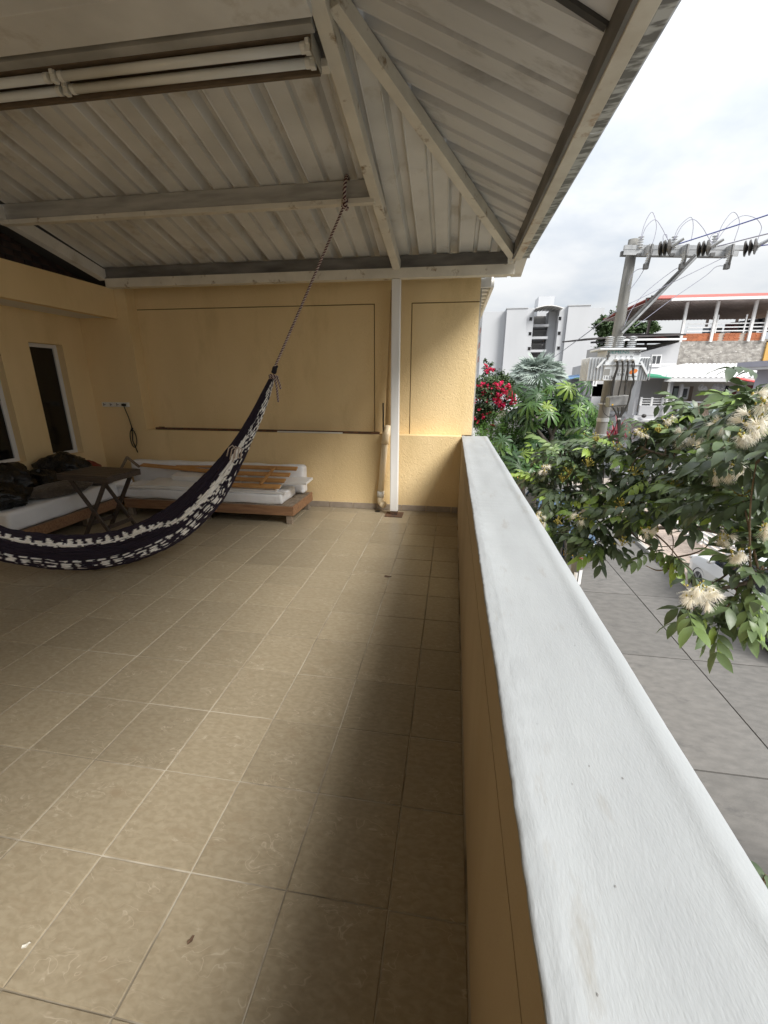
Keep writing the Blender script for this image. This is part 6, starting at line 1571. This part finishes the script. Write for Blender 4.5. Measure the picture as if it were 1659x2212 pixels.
# bougainvillea
BY = 11.6
bg_ = thing('bougainvillea', 'bougainvillea climbing beside the wall with clusters of magenta flowers', 'climber', (V(1050, 900, BY)[0], BY, ZG), None)
part(bg_, 'foliage', crown_mesh([(V(1045, 860, BY), .55, .45, .55, 3800, 34), (V(1075, 830, BY), .42, .4, .32, 2200, 20), (V(1032, 900, BY), .38, .35, .35, 1500, 18), (V(1095, 850, BY), .26, .3, .4, 900, 14), (V(1048, 800, BY), .12, .12, .25, 160, 8), (V(1060, 800, BY), .12, .12, .2, 140, 8)], .07, gv, .6), M['boug_leaf'], kind='stuff')
for (px, py, r_, n) in ((1050, 790, .06, 40), (1056, 798, .09, 90), (1062, 797, .07, 60), (1042, 832, .10, 90), (1054, 836, .08, 70), (1070, 838, .13, 150), (1080, 835, .12, 130), (1092, 842, .12, 130), (1100, 850, .14, 220), (1106, 862, .13, 220), (1100, 835, .08, 60), (1075, 858, .12, 180), (1080, 868, .11, 150), (1082, 880, .10, 120), (1068, 862, .08, 70), (1040, 850, .07, 50), (1033, 860, .06, 40), (1050, 868, .06, 40), (1056, 890, .06, 50), (1040, 900, .07, 50), (1034, 912, .05, 40), (1060, 850, .06, 40), (1066, 918, .07, 60), (1052, 930, .05, 40), (1048, 845, .06, 40), (1106, 875, .07, 60), (1035, 885, .05, 30), (1030, 835, .06, 40), (1025, 870, .05, 30), (1027, 905, .05, 30), (1118, 972, .05, 20)):
    part(bg_, 'flower_cluster', crown_mesh([(V(px, py, BY - .35), r_, r_, r_, n, max(3, n // 14))], .052, gv, .8), M['bract'])
stm = MB()
for (pts) in ([(1050, 1000), (1045, 900), (1052, 800)], [(1052, 1000), (1070, 880), (1085, 835)], [(1048, 1000), (1035, 900), (1038, 840)]):
    stm.tube([Vector((V(1050, 1000, BY)[0], BY, ZG))] + [Vector(V(x, y, BY)) for x, y in pts], [.05, .04, .025, .008], 7)
part(bg_, 'stem', stm, M['grey_bark'], smooth=True)
# silver fan palm
PYY = 25.5
pc = Vector(V(1158, 826, PYY))
palm = thing('fan_palm', 'silver blue fan palm in front of the white tower', 'palm', (pc.x, PYY, ZG))
part(palm, 'trunk', MB().tube([Vector((pc.x, PYY, ZG)), Vector((pc.x, PYY, 0)), pc], [.30, .26, .22], 14), M['grey_bark'], smooth=True)
def fan(g, R_=.86, n=34):
    mb = MB(); mb.tube([Vector((0, -.95, 0)), Vector((0, -.4, .04)), Vector((0, 0, 0))], [.03, .022, .016], 6, caps=False)
    for k in range(n):
        a = (k / (n - 1) - .5) * R(265); d = Vector((math.sin(a), math.cos(a), .10 + .25 * abs(math.sin(a)) + g.uniform(-.05, .05)))
        s_ = Vector((math.cos(a), -math.sin(a), 0)); l = R_ * (1 - .22 * (abs(a) / 2.3) ** 2) * g.uniform(.93, 1.05)
        w0 = R_ * .052
        p1 = d * l * .70; p2 = d * l - Vector((0, 0, .10 * l))
        vs = [Vector((0, 0, 0)), p1 - s_ * w0, p1 + Vector((0, 0, w0 * .8)), p1 + s_ * w0, p2]
        mb.add(vs, [(0, 1, 2), (0, 2, 3), (1, 4, 2), (2, 4, 3)])
    me = mb.mesh('frond', (0, 0, 0)); me.materials.append(M['palm_leaf']); return me
FN = [fan(gv), fan(gv, .92, 36), fan(gv, .8, 32)]
for i in range(70):
    u = (i + .5) / 70; e = math.asin(1 - 1.28 * u) if 1 - 1.28 * u > -1 else -.3
    a = i * 2.39996 + gv.uniform(-.2, .2)
    d = Vector((math.cos(a) * math.cos(e), math.sin(a) * math.cos(e), math.sin(e))).normalized()
    q = d.to_track_quat('Y', 'Z') @ Quaternion((0, 1, 0), gv.gauss(0, .5)) @ Quaternion((1, 0, 0), R(-38) + gv.gauss(0, .3))
    inst(palm, 'frond', FN[i % 3], pc + d * .82 + Vector((0, 0, .05)), q, gv.uniform(.9, 1.08))
# red cordyline by the pole
rc = thing('red_cordyline', 'red leaved spiky plant behind the utility pole', 'plant', tuple(at(1335, 945, Y=20)))
for i in range(44):
    c = at(gv.choice((1318, 1335, 1350, 1325)), gv.uniform(940, 960), Y=20 + gv.uniform(-.3, .3)); e = gv.uniform(.15, 1.3); a = gv.uniform(0, 6.28)
    mb = MB(); leaflet(mb, c, Vector((math.cos(a) * math.cos(e), math.sin(a) * math.cos(e), math.sin(e))), (0, 0, 1), gv.uniform(.7, 1.25), .075, .15, 4)
    part(rc, 'leaf', mb, M['red_leaf'])
part(rc, 'stem', MB().tube([Vector((at(1335, 960, Y=20).x, 20, ZG)), at(1335, 950, Y=20)], .07, 7), M['grey_bark'])
# far mango trees
def far_tree(label, blobs, base, size, n):
    t = thing('mango_tree', label, 'tree', base, 'mango trees behind the houses')
    part(t, 'trunk', MB().tube([Vector(base), Vector(base).lerp(Vector(blobs[0][0]), .6), Vector(blobs[0][0])], [.4, .3, .12], 9), M['grey_bark'], smooth=True)
    part(t, 'crown', crown_mesh(blobs, size, gv, .5), M['mango'], kind='stuff')
far_tree('big round mango tree behind the top of the utility pole', [(V(1322, 712, 48), 1.6, 1.6, 1.5, 2600, 30), (V(1330, 738, 48), 1.8, 1.6, 1.4, 2200, 26), (V(1315, 765, 48), 1.6, 1.6, 1.6, 1800, 20)], (V(1322, 740, 48)[0], 48, ZG), .42, 0)
far_tree('low spreading mango tree under the left end of the red roof', [(V(1372, 712, 46), 1.5, 1.4, .65, 2000, 24), (V(1395, 708, 46), .9, 1, .45, 900, 14), (V(1350, 722, 46), 1.2, 1.2, .6, 1200, 16), (V(1412, 712, 46), .5, .5, .15, 160, 8)], (V(1372, 740, 46)[0], 46, ZG), .42, 0)
# small street tree trunk in front of the jeep, plant at the kerb
sap = thing('street_tree', 'thin dark street tree trunk beside the jeep', 'tree', (V(1150, 1060, 17)[0], 17, ZG))
part(sap, 'trunk', MB().tube([Vector((V(1150, 1060, 17)[0], 17, ZG)), Vector(V(1152, 1030, 17)), Vector(V(1160, 985, 17))], [.12, .10, .07], 8), M['grey_bark'], smooth=True)
part(sap, 'crown', crown_mesh([(V(1165, 975, 17), 1.3, 1.2, .7, 1600, 22)], .16, gv), M['shrub'], kind='stuff')
kp = thing('kerb_plant', 'small leafy plant by the kerb at the right edge below the parapet', 'plant', tuple(at(1652, 1885, Z=-1.0)))
c = at(1655, 1890, Z=-1.0)
part(kp, 'stem', MB().tube([(c.x, c.y, ZG), (c.x, c.y, -1.1), tuple(c)], [.02, .015, .006], 6), M['twig'])
for i in range(16):
    a = i * 2.4; mb = MB(); leaflet(mb, c + Vector((0, 0, -.30 + .02 * i)), Vector((math.cos(a), math.sin(a), .3)), (0, 0, 1), .12, .06, .3, 4); part(kp, 'leaf', mb, M['inga_dark'], smooth=True)
print('leaves', nl)
